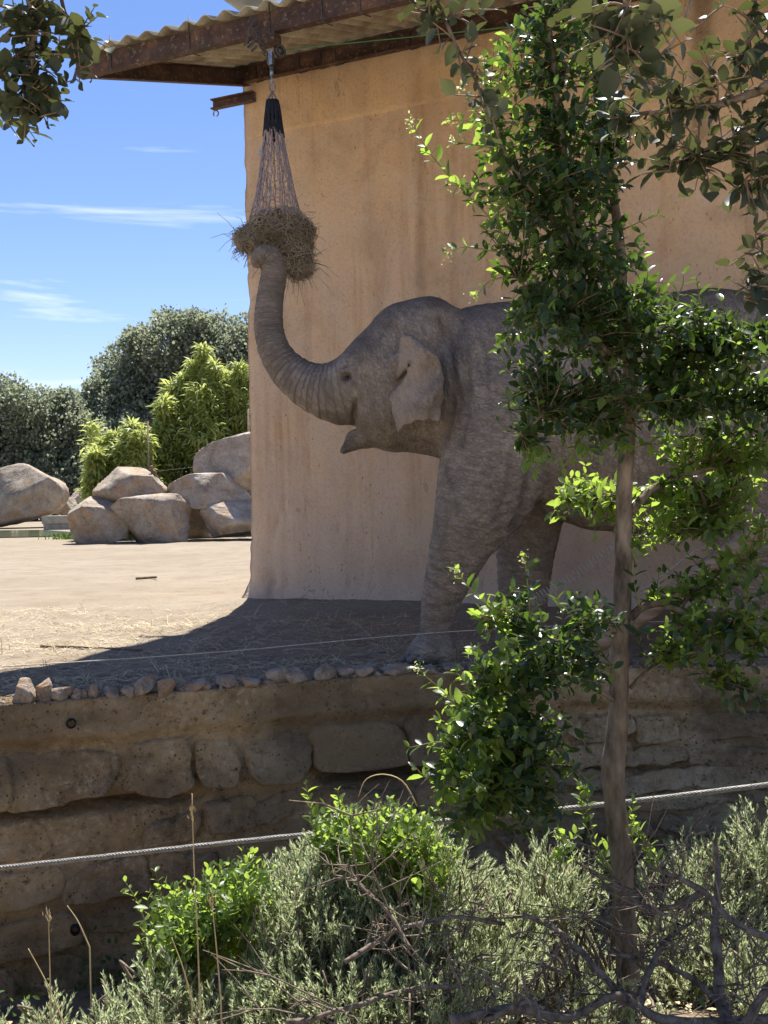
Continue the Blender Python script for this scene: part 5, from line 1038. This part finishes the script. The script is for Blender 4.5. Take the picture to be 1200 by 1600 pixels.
pos = np.concatenate([a[0] for a in allp]); rot = np.concatenate([a[1] for a in allp]); sz = np.concatenate([a[2] for a in allp]); print('tree leaves', len(pos), 'twigs', len(tw))
pr_ = proj(pos); lit = ((pr_[:, 0] < 800) & (pr_[:, 1] < 470)) | ((pr_[:, 1] > 690) & (pr_[:, 1] < 880)) | ((pr_[:, 0] < 800) & (pr_[:, 1] > 860)) | ((pr_[:, 0] > 1000) & (pr_[:, 1] > 870) & (pr_[:, 1] < 1060)); young = lit & (rt.random(len(pos)) < np.where((pr_[:, 1] > 690) & (pr_[:, 1] < 890), .9, .58)) | (rt.random(len(pos)) < .10)   # bright leaves painted on the sunlit zones, plus random young ones
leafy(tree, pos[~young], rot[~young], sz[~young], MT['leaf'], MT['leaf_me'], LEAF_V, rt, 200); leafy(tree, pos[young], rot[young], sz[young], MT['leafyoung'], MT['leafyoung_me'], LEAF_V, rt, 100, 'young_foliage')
vv, ff = tubes3(tw, .0030, .0012); mk('twigs', vv, ff, MT['twig'], tree, kind='stuff')
for q in shl: v, f = tube(q, np.linspace(.0032, .0012, len(q)), 5); mk('shoot', v, f, MT['greentwig'], tree)
tips = np.array([q[-1] for q in shl[:12]]); n = 26 * len(tips); bp_ = np.repeat(tips, 26, 0) + rt.normal(size=(n, 3)) * .011; vv, ff = scatter(LEAF_V * [1, .9, 1], LEAF_T, bp_, frames(rand_dirs(n, rt) + [0, 0, .5], rand_dirs(n, rt)), rt.uniform(.007, .014, n)); mk('flower_buds', vv, ff, MT['blossom'], tree, rnd=np.repeat(rt.random(n), 12), kind='stuff')

# ---- oaks overhead: hanging branches at the top of the picture
def oak(label, trunk_pts, branches, twigs, r, n_parts, size, crown=None, spacing=.017):
    b0 = np.array(trunk_pts[0]); t = empty('holm_oak_tree', b0); tag(t, label, 'tree', 'oaks overhanging the viewer')
    ln = spline(trunk_pts, 30); v, f = tube(ln, np.linspace(.17, .07, 30), 14, True, .12, 3); mk('trunk', v, f, MT['bark'], t)
    sk = []
    for pts, r0 in branches:
        q = spline(np.array(pts), 8 * len(pts)); v, f = tube(q, np.linspace(r0, .003, len(q)), 6, True, .1); mk('branch', v, f, MT['bark'], t); sk.append(q)
    L_ = [spline(np.array(w), 9) for w in twigs]
    for q in sk: L_.append(q[len(q) // 2:])
    sub = []
    for q in L_:
        for j in range(2, len(q), 2):
            d = r.normal(size=3) * [1, .8, .9]; d /= np.linalg.norm(d); sub.append(np.array([q[j], q[j] + d * .035 + [0, 0, -.004], q[j] + d * .075 + [0, 0, -.012]]))
    pos, rot, sz = shoot_leaves(L_ + sub, spacing, size, r, .12, False, 1.0, -.15); keep = proj(pos); print('oak leaves', len(pos))
    leafy(t, pos, rot, sz, MT['oakleaf'], MT['oak_me'], OAK_V, r, n_parts)
    vv, ff = tubes3(L_ + sub, .0030, .0012, 4); mk('twigs', vv, ff, MT['twig'], t, kind='stuff')
    if crown:
        cpos, d = crown_cloud(crown[0], crown[1], .05, r); n = len(cpos); vv, ff = scatter(OAK_V, LEAF_T, cpos, frames(rand_dirs(n, r) + .4 * d, rand_dirs(n, r)), r.uniform(.04, .07, n)); mk('crown', vv, ff, MT['oakleaf'], t, rnd=np.repeat(r.random(n), 12), kind='stuff')
    return t
ro = np.random.default_rng(52)
DL = 2.5
tl = lambda x, y, d=0.0: P(x, y, DL + d)
oak('overhanging holm oak whose dark leafy sprig hangs in the top left corner', [(-2.9, 2.0, -.55), (-2.8, 2.0, 1.0), (-2.5, 2.1, 2.2), (-2.0, 2.2, 3.0), (-1.7, 2.3, 3.6)],
    [([(-2.4, 2.1, 2.3), (-1.7, 2.3, 2.75), tl(-40, -120), tl(40, -20), tl(52, 60), tl(45, 120), tl(40, 165)], .022), ([tl(-60, -90), tl(-20, 60), tl(30, 35), tl(60, 5)], .006), ([tl(85, -60), tl(100, 15), tl(112, 30), tl(120, 48), tl(112, 66)], .005), ([tl(-120, 60), tl(-40, 120), tl(10, 150), tl(20, 170)], .006)],
    [[tl(48, 60), tl(70, 78), tl(95, 85), tl(112, 66), tl(124, 52)], [tl(52, 40), tl(62, 55), tl(78, 52)], [tl(46, 110), tl(60, 122), tl(70, 135), tl(76, 152)], [tl(44, 120), tl(30, 140), tl(15, 150), tl(2, 178)], [tl(45, 140), tl(55, 160), tl(64, 172)], [tl(48, 80), tl(30, 88), tl(10, 92)], [tl(50, 30), tl(30, 25), tl(10, 12)], [tl(42, 150), tl(46, 168), tl(56, 185)], [tl(44, 100), tl(20, 108), tl(0, 120)]], ro, 220, .040,
    ([(-2.4, .6, 3.9, .9, .9, .6), (-1.7, .9, 4.3, .8, .9, .5)], 1500), .013)
DR = 2.6
tr = lambda x, y, d=0.0: P(x, y, DR + d)
oak('overhanging holm oak whose leafy boughs reach in at the top right', [(2.75, 3.9, -.75), (2.7, 3.9, .8), (2.5, 4.1, 2.4), (2.2, 4.4, 3.6), (1.9, 4.8, 4.6)],
    [([(2.5, 3.9, 1.9), (1.9, 3.2, 2.2), tr(1260, 130), tr(1180, 145), tr(1120, 165), tr(1060, 172), tr(1000, 178), tr(950, 185)], .016), ([tr(1290, 100), tr(1220, 170), tr(1160, 205), tr(1110, 230), tr(1065, 250)], .008), ([tr(1320, 150), tr(1250, 190), tr(1180, 225), tr(1150, 232), tr(1178, 262), tr(1190, 285)], .007), ([tr(1180, -90), tr(1178, -10), tr(1182, 40), tr(1166, 70), tr(1150, 95)], .008), ([tr(1100, -80), tr(1080, 0), tr(1055, 60), tr(1000, 112), tr(960, 120)], .006), ([tr(960, -90, -.7), tr(975, -20, -.7), tr(980, 40, -.7), tr(970, 100, -.7)], .008), ([tr(700, -120), tr(680, -30), tr(690, 15), tr(715, 75), tr(745, 130), tr(758, 175)], .005), ([tr(1330, 380), tr(1250, 420), tr(1190, 455), tr(1162, 468)], .008), ([tr(1000, 115), tr(1040, 145), tr(1075, 168)], .004)],
    [[tr(1150, 155), tr(1125, 130), tr(1110, 108)], [tr(1120, 165), tr(1122, 140), tr(1118, 122)], [tr(1165, 200), tr(1180, 170), tr(1195, 150)], [tr(1180, 70), tr(1195, 60), tr(1210, 50)], [tr(1180, 40), tr(1160, 20), tr(1130, 8)], [tr(1190, 110), tr(1180, 95), tr(1160, 85)], [tr(1085, 240), tr(1065, 232), tr(1050, 240)], [tr(1065, 250), tr(1050, 252), tr(1046, 266)], [tr(1100, 235), tr(1098, 250), tr(1095, 262)], [tr(1130, 220), tr(1125, 235), tr(1120, 245)], [tr(1080, 170), tr(1060, 185), tr(1040, 190)], [tr(1010, 176), tr(990, 190), tr(980, 195)],
     [tr(1190, 285), tr(1190, 295), tr(1189, 305)], [tr(1185, 265), tr(1170, 275), tr(1163, 285)], [tr(1200, 400), tr(1185, 385), tr(1180, 365)], [tr(1200, 430), tr(1180, 425), tr(1168, 420)], [tr(975, 20, -.7), tr(1000, 10, -.7), tr(1030, 12, -.7)], [tr(978, 40, -.7), tr(960, 55, -.7), tr(945, 60, -.7)], [tr(975, 70, -.7), tr(990, 80, -.7), tr(1000, 85, -.7)], [tr(978, 10, -.7), tr(955, 5, -.7), tr(935, 20, -.7)], [tr(990, 30, -.7), tr(1015, 32, -.7), tr(1038, 35, -.7)], [tr(690, 10), tr(665, 12), tr(648, 14)], [tr(700, 30), tr(715, 20), tr(735, 14)], [tr(690, 20), tr(675, 35), tr(670, 48)], [tr(1230, 160), tr(1215, 130), tr(1190, 125)], [tr(1230, 200), tr(1215, 215), tr(1190, 215)], [tr(1250, 230), tr(1215, 250), tr(1195, 240)]], ro, 300, .045,
    ([(1.75, 4.5, 4.9, .7, .7, .5), (2.2, 4.4, 4.6, .8, .9, .6), (.90, 4.65, 4.8, .46, .55, .35), (2.5, 5.2, 5.3, .8, .8, .5)], 3000), .021)

# ---- rosemary
ND_V = np.array([(-.5, 0, 0), (.5, 0, 0), (.55, .5, .10), (-.55, .5, .10), (0, 1, .02)]); ND_F = np.array([(0, 1, 2), (0, 2, 3), (3, 2, 4)])
def needle_shrub(name, label, lobes_, r, group=None, sh_len=(.10, .24), per=.0050, nl=(.019, .033), lean=(0, 0, 1.0), woody=40, parts=0):
    c0 = lobes_[0]; b0 = P(c0[0], c0[1], c0[4]); b0[2] = bank_z(np.array([b0[0]]), np.array([b0[1]]))[0]; t = empty(name, b0); tag(t, label, 'shrub', group)
    lines = []; wood = []
    for (px, py, rx, ry, D, dD, n) in lobes_:
        k = D / F_PX; c = P(px, py, D); R_ = np.array([rx * k, dD, ry * k])
        for _ in range(n):
            d = r.normal(size=3); d[2] = abs(d[2]) * .9 + .1 * d[2]; d /= np.linalg.norm(d); rad = r.random() ** .35; T = c + d * R_ * rad; g = np.array(lean) * r.uniform(.6, 1.2) + d * .65 + r.normal(size=3) * .22; g /= np.linalg.norm(g); ln = r.uniform(*sh_len); bend = r.normal(size=3) * .018
            lines.append(np.array([T - g * ln, T - g * ln * .55 + bend, T - g * ln * .2 + bend * .7, T]))
        for _ in range(max(2, woody * n // 400)):
            d = r.normal(size=3); d[2] = abs(d[2]); d /= np.linalg.norm(d); T = c + d * R_ * r.uniform(.5, .9); Bq = np.array([c[0] + r.uniform(-.15, .15), c[1] + r.uniform(-.1, .1), bank_z(np.array([c[0]]), np.array([c[1]]))[0]]); wood.append(spline([Bq, (Bq + T) / 2 + r.normal(size=3) * .06, T], 6))
    pos = []; dr = []; up = []; sz = []
    for q in lines:
        L_ = np.linalg.norm(q[-1] - q[0]); n = int(L_ / per); s = np.sqrt(r.random(n)) if False else np.linspace(.08, 1, n); xs_ = np.linspace(0, 1, 4); p = np.stack([np.interp(s, xs_, q[:, j]) for j in range(3)], 1); tn = q[-1] - q[0]; tn /= np.linalg.norm(tn); rd = rand_dirs(n, r); rd = rd - tn * (rd @ tn)[:, None]; rd /= np.linalg.norm(rd, axis=1)[:, None] + 1e-9
        pos.append(p); dr.append(rd * (.85 - .45 * s[:, None]) + tn * (.55 + .5 * s[:, None])); up.append(-rd + tn * .8); sz.append(r.uniform(*nl, n) * (1 - .35 * s ** 4))
    pos = np.concatenate(pos); dr = np.concatenate(dr); up = np.concatenate(up); sz = np.concatenate(sz); n = len(pos); print(name, 'needles', n, 'shoots', len(lines))
    vv, ff = scatter(ND_V, ND_F, pos, frames(dr, up), np.stack([sz * .17, sz, sz], 1)); mk('needles', vv, ff, MT['rosemary'], t, smooth=False, rnd=np.repeat(r.random(n), 3), kind='stuff')
    vv, ff = tubes3(lines, .0022, .0012); mk('shoots', vv, ff, MT['twig'], t, kind='stuff'); 
    for q in wood: v, f = tube(q, np.linspace(.008, .003, 6), 5, True, .15); mk('stem', v, f, MT['deadwood'], t)
    return t
rr_ = np.random.default_rng(77)
needle_shrub('rosemary_bush', 'large silvery rosemary bush in the middle of the foreground', [(560, 1390, 140, 115, 3.75, .40, 350), (470, 1420, 95, 100, 3.65, .35, 230), (660, 1390, 130, 95, 3.65, .4, 270), (540, 1540, 180, 90, 3.4, .35, 300), (700, 1540, 150, 80, 3.35, .35, 210), (420, 1540, 80, 70, 3.45, .3, 120), (780, 1450, 100, 80, 3.7, .35, 150), (860, 1390, 90, 90, 3.9, .3, 130), (590, 1320, 120, 62, 3.8, .3, 130)], rr_, 'rosemary bushes')
needle_shrub('rosemary_bush', 'sparse upright rosemary shoots in the bottom left corner', [(70, 1600, 70, 50, 3.3, .2, 34), (170, 1590, 60, 60, 3.3, .2, 34), (250, 1560, 60, 90, 3.35, .25, 60), (330, 1590, 70, 60, 3.35, .25, 60), (-10, 1620, 40, 30, 3.3, .15, 12)], rr_, 'rosemary bushes', (.14, .32))
needle_shrub('rosemary_bush', 'half shaded rosemary bush behind dead branches at the right edge', [(1130, 1370, 100, 85, 4.3, .35, 170), (1190, 1330, 70, 85, 4.2, .3, 130), (1040, 1400, 70, 70, 4.3, .3, 70), (1150, 1480, 90, 90, 4.0, .35, 130), (900, 1520, 90, 70, 4.0, .3, 90), (1060, 1500, 90, 75, 4.1, .3, 120), (1180, 1560, 80, 70, 3.7, .3, 110), (960, 1590, 100, 50, 3.5, .25, 90)], rr_, 'rosemary bushes')
# ---- bright broadleaved shrubs among the rosemary
def leaf_shrub(label, lobes_, tips, r, n_parts, size=.036):
    c0 = lobes_[0]; b0 = P(c0[0], c0[1], c0[4]); b0[2] = bank_z(np.array([b0[0]]), np.array([b0[1]]))[0]; t = empty('leafy_shrub', b0); tag(t, label, 'shrub', 'bright leafy shrubs'); lines = []
    for (px, py, rx, ry, D, dD, n) in lobes_:
        k = D / F_PX; c = P(px, py, D); R_ = np.array([rx * k, dD, ry * k])
        for _ in range(n):
            d = r.normal(size=3); d[2] = abs(d[2]) * .8; d /= np.linalg.norm(d); T = c + d * R_ * r.random() ** .4; ln = r.uniform(.12, .24); g = np.array([0, 0, 1.0]) + d * .7 + r.normal(size=3) * .25; g /= np.linalg.norm(g); lines.append(np.array([T - g * ln, T - g * ln * .5 + r.normal(size=3) * .012, T]))
    lines += [px_line(q, 10) for q in tips]
    pos, rot, sz = shoot_leaves(lines, .022, size, r, .15, True, .8, .5); leafy(t, pos, rot, sz, MT['leafyoung'], MT['leafyoung_me'], LEAF_V, r, n_parts)
    vv, ff = tubes3(lines, .0028, .0013, 4); mk('shoots', vv, ff, MT['greentwig'], t, kind='stuff')
    for _ in range(6): q = lines[r.integers(len(lines))][0]; v, f = tube(spline([b0 + r.normal(size=3) * [.08, .08, 0], (b0 + q) / 2 + r.normal(size=3) * .04, q], 6), np.linspace(.008, .004, 6), 5); mk('stem', v, f, MT['twig'], t)
leaf_shrub('bright leafy shrub below the cable, left of the rosemary', [(310, 1430, 95, 72, 3.62, .25, 90), (375, 1385, 66, 54, 3.6, .22, 62), (280, 1480, 70, 50, 3.6, .25, 50), (380, 1450, 60, 70, 3.8, .3, 40)], [[(230, 1450, 3.7), (215, 1410, 3.7), (196, 1378, 3.7)], [(260, 1430, 3.7), (250, 1390, 3.7), (243, 1362, 3.7)], [(385, 1380, 3.85), (380, 1350, 3.85), (378, 1330, 3.85)]], rr_, 180)
leaf_shrub('bright leafy shrub rising above the rosemary under the tree branch', [(580, 1290, 85, 40, 3.62, .2, 60), (640, 1305, 70, 46, 3.58, .2, 54), (520, 1295, 45, 36, 3.65, .16, 26), (670, 1350, 56, 44, 3.52, .2, 32)], [[(535, 1290, 3.65), (530, 1255, 3.65), (528, 1235, 3.65)], [(490, 1300, 3.65), (485, 1260, 3.65), (478, 1225, 3.65)]], rr_, 120)
leaf_shrub('few bright leaves beside the tree trunk above the dead branches', [(945, 1315, 20, 12, 3.85, .06, 2), (1005, 1300, 18, 30, 3.85, .06, 3), (890, 1300, 24, 18, 3.85, .06, 3), (905, 1230, 18, 12, 3.8, .06, 2)], [[(992, 1330, 3.75), (985, 1290, 3.75), (990, 1255, 3.75)]], rr_, 40, .04)
# ---- gnarled dead branches low on the right
dead = empty('dead_shrub', G(1060, 1640, -.7)); tag(dead, 'gnarled grey dead shrub sprawling across the bottom right corner', 'shrub'); rd = np.random.default_rng(91); sk = []
DB_ = [([(700, 1590, 3.0), (800, 1575, 3.05), (880, 1590, 3.1), (960, 1560, 3.1), (1000, 1580, 3.1), (1100, 1600, 3.05), (1230, 1585, 3.0)], .014, .013), ([(975, 1580, 3.1), (950, 1540, 3.15), (910, 1490, 3.2), (860, 1450, 3.3), (820, 1430, 3.35)], .012, .005), ([(1140, 1600, 3.1), (1120, 1540, 3.2), (1118, 1450, 3.3), (1125, 1380, 3.4), (1120, 1310, 3.45)], .020, .008), ([(1130, 1570, 3.15), (1080, 1530, 3.2), (1020, 1500, 3.25), (950, 1495, 3.3)], .012, .005), ([(1230, 1480, 3.0), (1160, 1445, 3.1), (1100, 1400, 3.2), (1050, 1370, 3.25), (1010, 1345, 3.3)], .012, .005), ([(1100, 1400, 3.2), (1060, 1420, 3.25), (1010, 1420, 3.3), (960, 1380, 3.35), (900, 1350, 3.4)], .011, .004), ([(1000, 1580, 3.1), (1010, 1520, 3.2), (1040, 1470, 3.3), (1090, 1440, 3.35)], .012, .005), ([(450, 1600, 3.1), (540, 1575, 3.1), (620, 1545, 3.15), (720, 1540, 3.15)], .008, .006), ([(540, 1500, 3.15), (590, 1470, 3.2), (630, 1450, 3.2), (700, 1432, 3.25), (790, 1440, 3.3)], .009, .005), ([(1160, 1600, 3.0), (1180, 1560, 3.0), (1220, 1520, 3.0)], .013, .010), ([(760, 1590, 3.0), (830, 1560, 3.0), (850, 1600, 2.95)], .009, .007), ([(640, 1480, 3.15), (600, 1420, 3.2), (555, 1370, 3.25), (545, 1350, 3.25)], .006, .003)]
for k, (pts, r0, r1) in enumerate(DB_):
    q = px_line(pts, 8 * len(pts)); q = q + .012 * np.stack([vnoise(q * 9, 5 + k), vnoise(q * 9 + 40, 6), vnoise(q * 9 + 80, 7)], 1); v, f = tube(q, np.linspace(r0, r1, len(q)), 9, True, .38, k); mk('branch', v, f, MT['deadwood'], dead); sk.append(q)
tl_ = []
for q in sk:
    for _ in range(17 if len(q) > 30 else 10):
        p_ = q[rd.integers(len(q))]; g = rd.normal(size=3) * [1, .6, .6] + [0, 0, .35]; g /= np.linalg.norm(g); ln = rd.gamma(3, .06); a = p_ + g * ln * .5 + rd.normal(size=3) * ln * .14; b = p_ + g * ln + rd.normal(size=3) * ln * .18; tl_.append(spline([p_, a, b], 6))
        for _ in range(2): g2 = g + rd.normal(size=3) * .8; g2 /= np.linalg.norm(g2); tl_.append(np.array([a, a + g2 * ln * .25 + rd.normal(size=3) * .01, a + g2 * ln * .5]))
vv, ff = tubes3(tl_, .0030, .0010, 4); mk('twigs', vv, ff, MT['deadwood'], dead, kind='stuff')
# ---- undergrowth and weeds at the wall's foot
n = 5200; x = rr_.uniform(-2.6, 3.0, n); y = wall_y(x) - rr_.gamma(1.6, .28, n) - .08; ok = (fbm(np.stack([x * 2, y * 2, 0 * x], -1), 95, 3) > -.12) & ((x > .5) | (x < -.75) & (rr_.random(n) < .5)); x, y = x[ok], y[ok]; n = len(x)
pos = np.stack([x, y, bank_z(x, y) + rr_.gamma(2, .055, n)], 1); vv, ff = scatter(LEAF_V, LEAF_T, pos, frames(rand_dirs(n, rr_) + [0, 0, .5], rand_dirs(n, rr_) + [0, 0, 1]), rr_.uniform(.02, .05, n)); tag(mk('undergrowth', vv, ff, MT['moss'], base=(0, 5, -1.5), rnd=np.repeat(rr_.random(n), 12)), 'low dark green weeds along the foot of the stone wall', 'weeds', kind='stuff')
# leaf litter and dry stalks under the shrubs
n = 5000; x = rr_.uniform(-2, 2.6, n); y = rr_.uniform(2.4, 5.2, n); pos = np.stack([x, y, bank_z(x, y) + .012], 1); vv, ff = scatter(LEAF_V, LEAF_T, pos, frames(rand_dirs(n, rr_) * [1, 1, .3], rand_dirs(n, rr_) * .6 + [0, 0, 1]), rr_.uniform(.02, .045, n)); tag(mk('leaf_litter', vv, ff, MT['straw'], base=(0, 4, -1), smooth=False), 'dry fallen leaves littering the bank under the shrubs', 'leaf litter', kind='stuff')
# ---- dry grass stalks
GS = [([(312, 1560, 3.1), (308, 1450, 3.1), (303, 1350, 3.1), (300, 1240, 3.1)], 'tall dry grass stalk with a seed head before the cable', True), ([(345, 1560, 3.1), (338, 1480, 3.1), (331, 1410, 3.1)], 'pale dry stalk beside the tall grass stalk with a leaf tip', True), ([(300, 1565, 3.15), (285, 1510, 3.15), (268, 1465, 3.15)], 'short leaning dry stalk by the rosemary shoots', False), ([(80, 1600, 3.1), (78, 1520, 3.1), (76, 1440, 3.1)], 'thin dry stalk with a pale head near the left edge', True), ([(100, 1600, 3.15), (75, 1540, 3.15), (44, 1482, 3.15)], 'thin bare stalk leaning left in the bottom left corner', False), ([(652, 1260, 3.6), (630, 1222, 3.6), (600, 1210, 3.6), (572, 1218, 3.6), (560, 1245, 3.6)], 'arched dry grass blade curling over the leafy shrub', False), ([(140, 1480, 3.4), (122, 1440, 3.4), (105, 1415, 3.4)], 'dry curved stalk against the lower left of the wall', False)]
for pts, lab, head in GS:
    q = px_line(pts, 16); q0 = q[0].copy()
    if pts[0][1] > 1400: q = np.vstack([[q0[0], q0[1], bank_z(q0[:1], q0[1:2])[0]], q])
    mb = MB(); mb.tube(q, np.linspace(.0026, .0012, len(q)), 5); t = empty('grass_stalk', q[0]); tag(t, lab, 'grass', 'dry grass stalks'); mb.build('stem', MT['drygrass'], t)
    if head:
        n = 24; pos = q[-1] + rr_.normal(size=(n, 3)) * [.004, .004, .016] - [0, 0, .06 if pts[0][0] == 312 else .0]; vv, ff = scatter(LEAF_V * [.5, 1, 1], LEAF_T, pos, frames(rand_dirs(n, rr_) * .5 + [0, 0, 1], rand_dirs(n, rr_)), rr_.uniform(.010, .02, n)); mk('seed_head', vv, ff, MT['drygrass'], t)
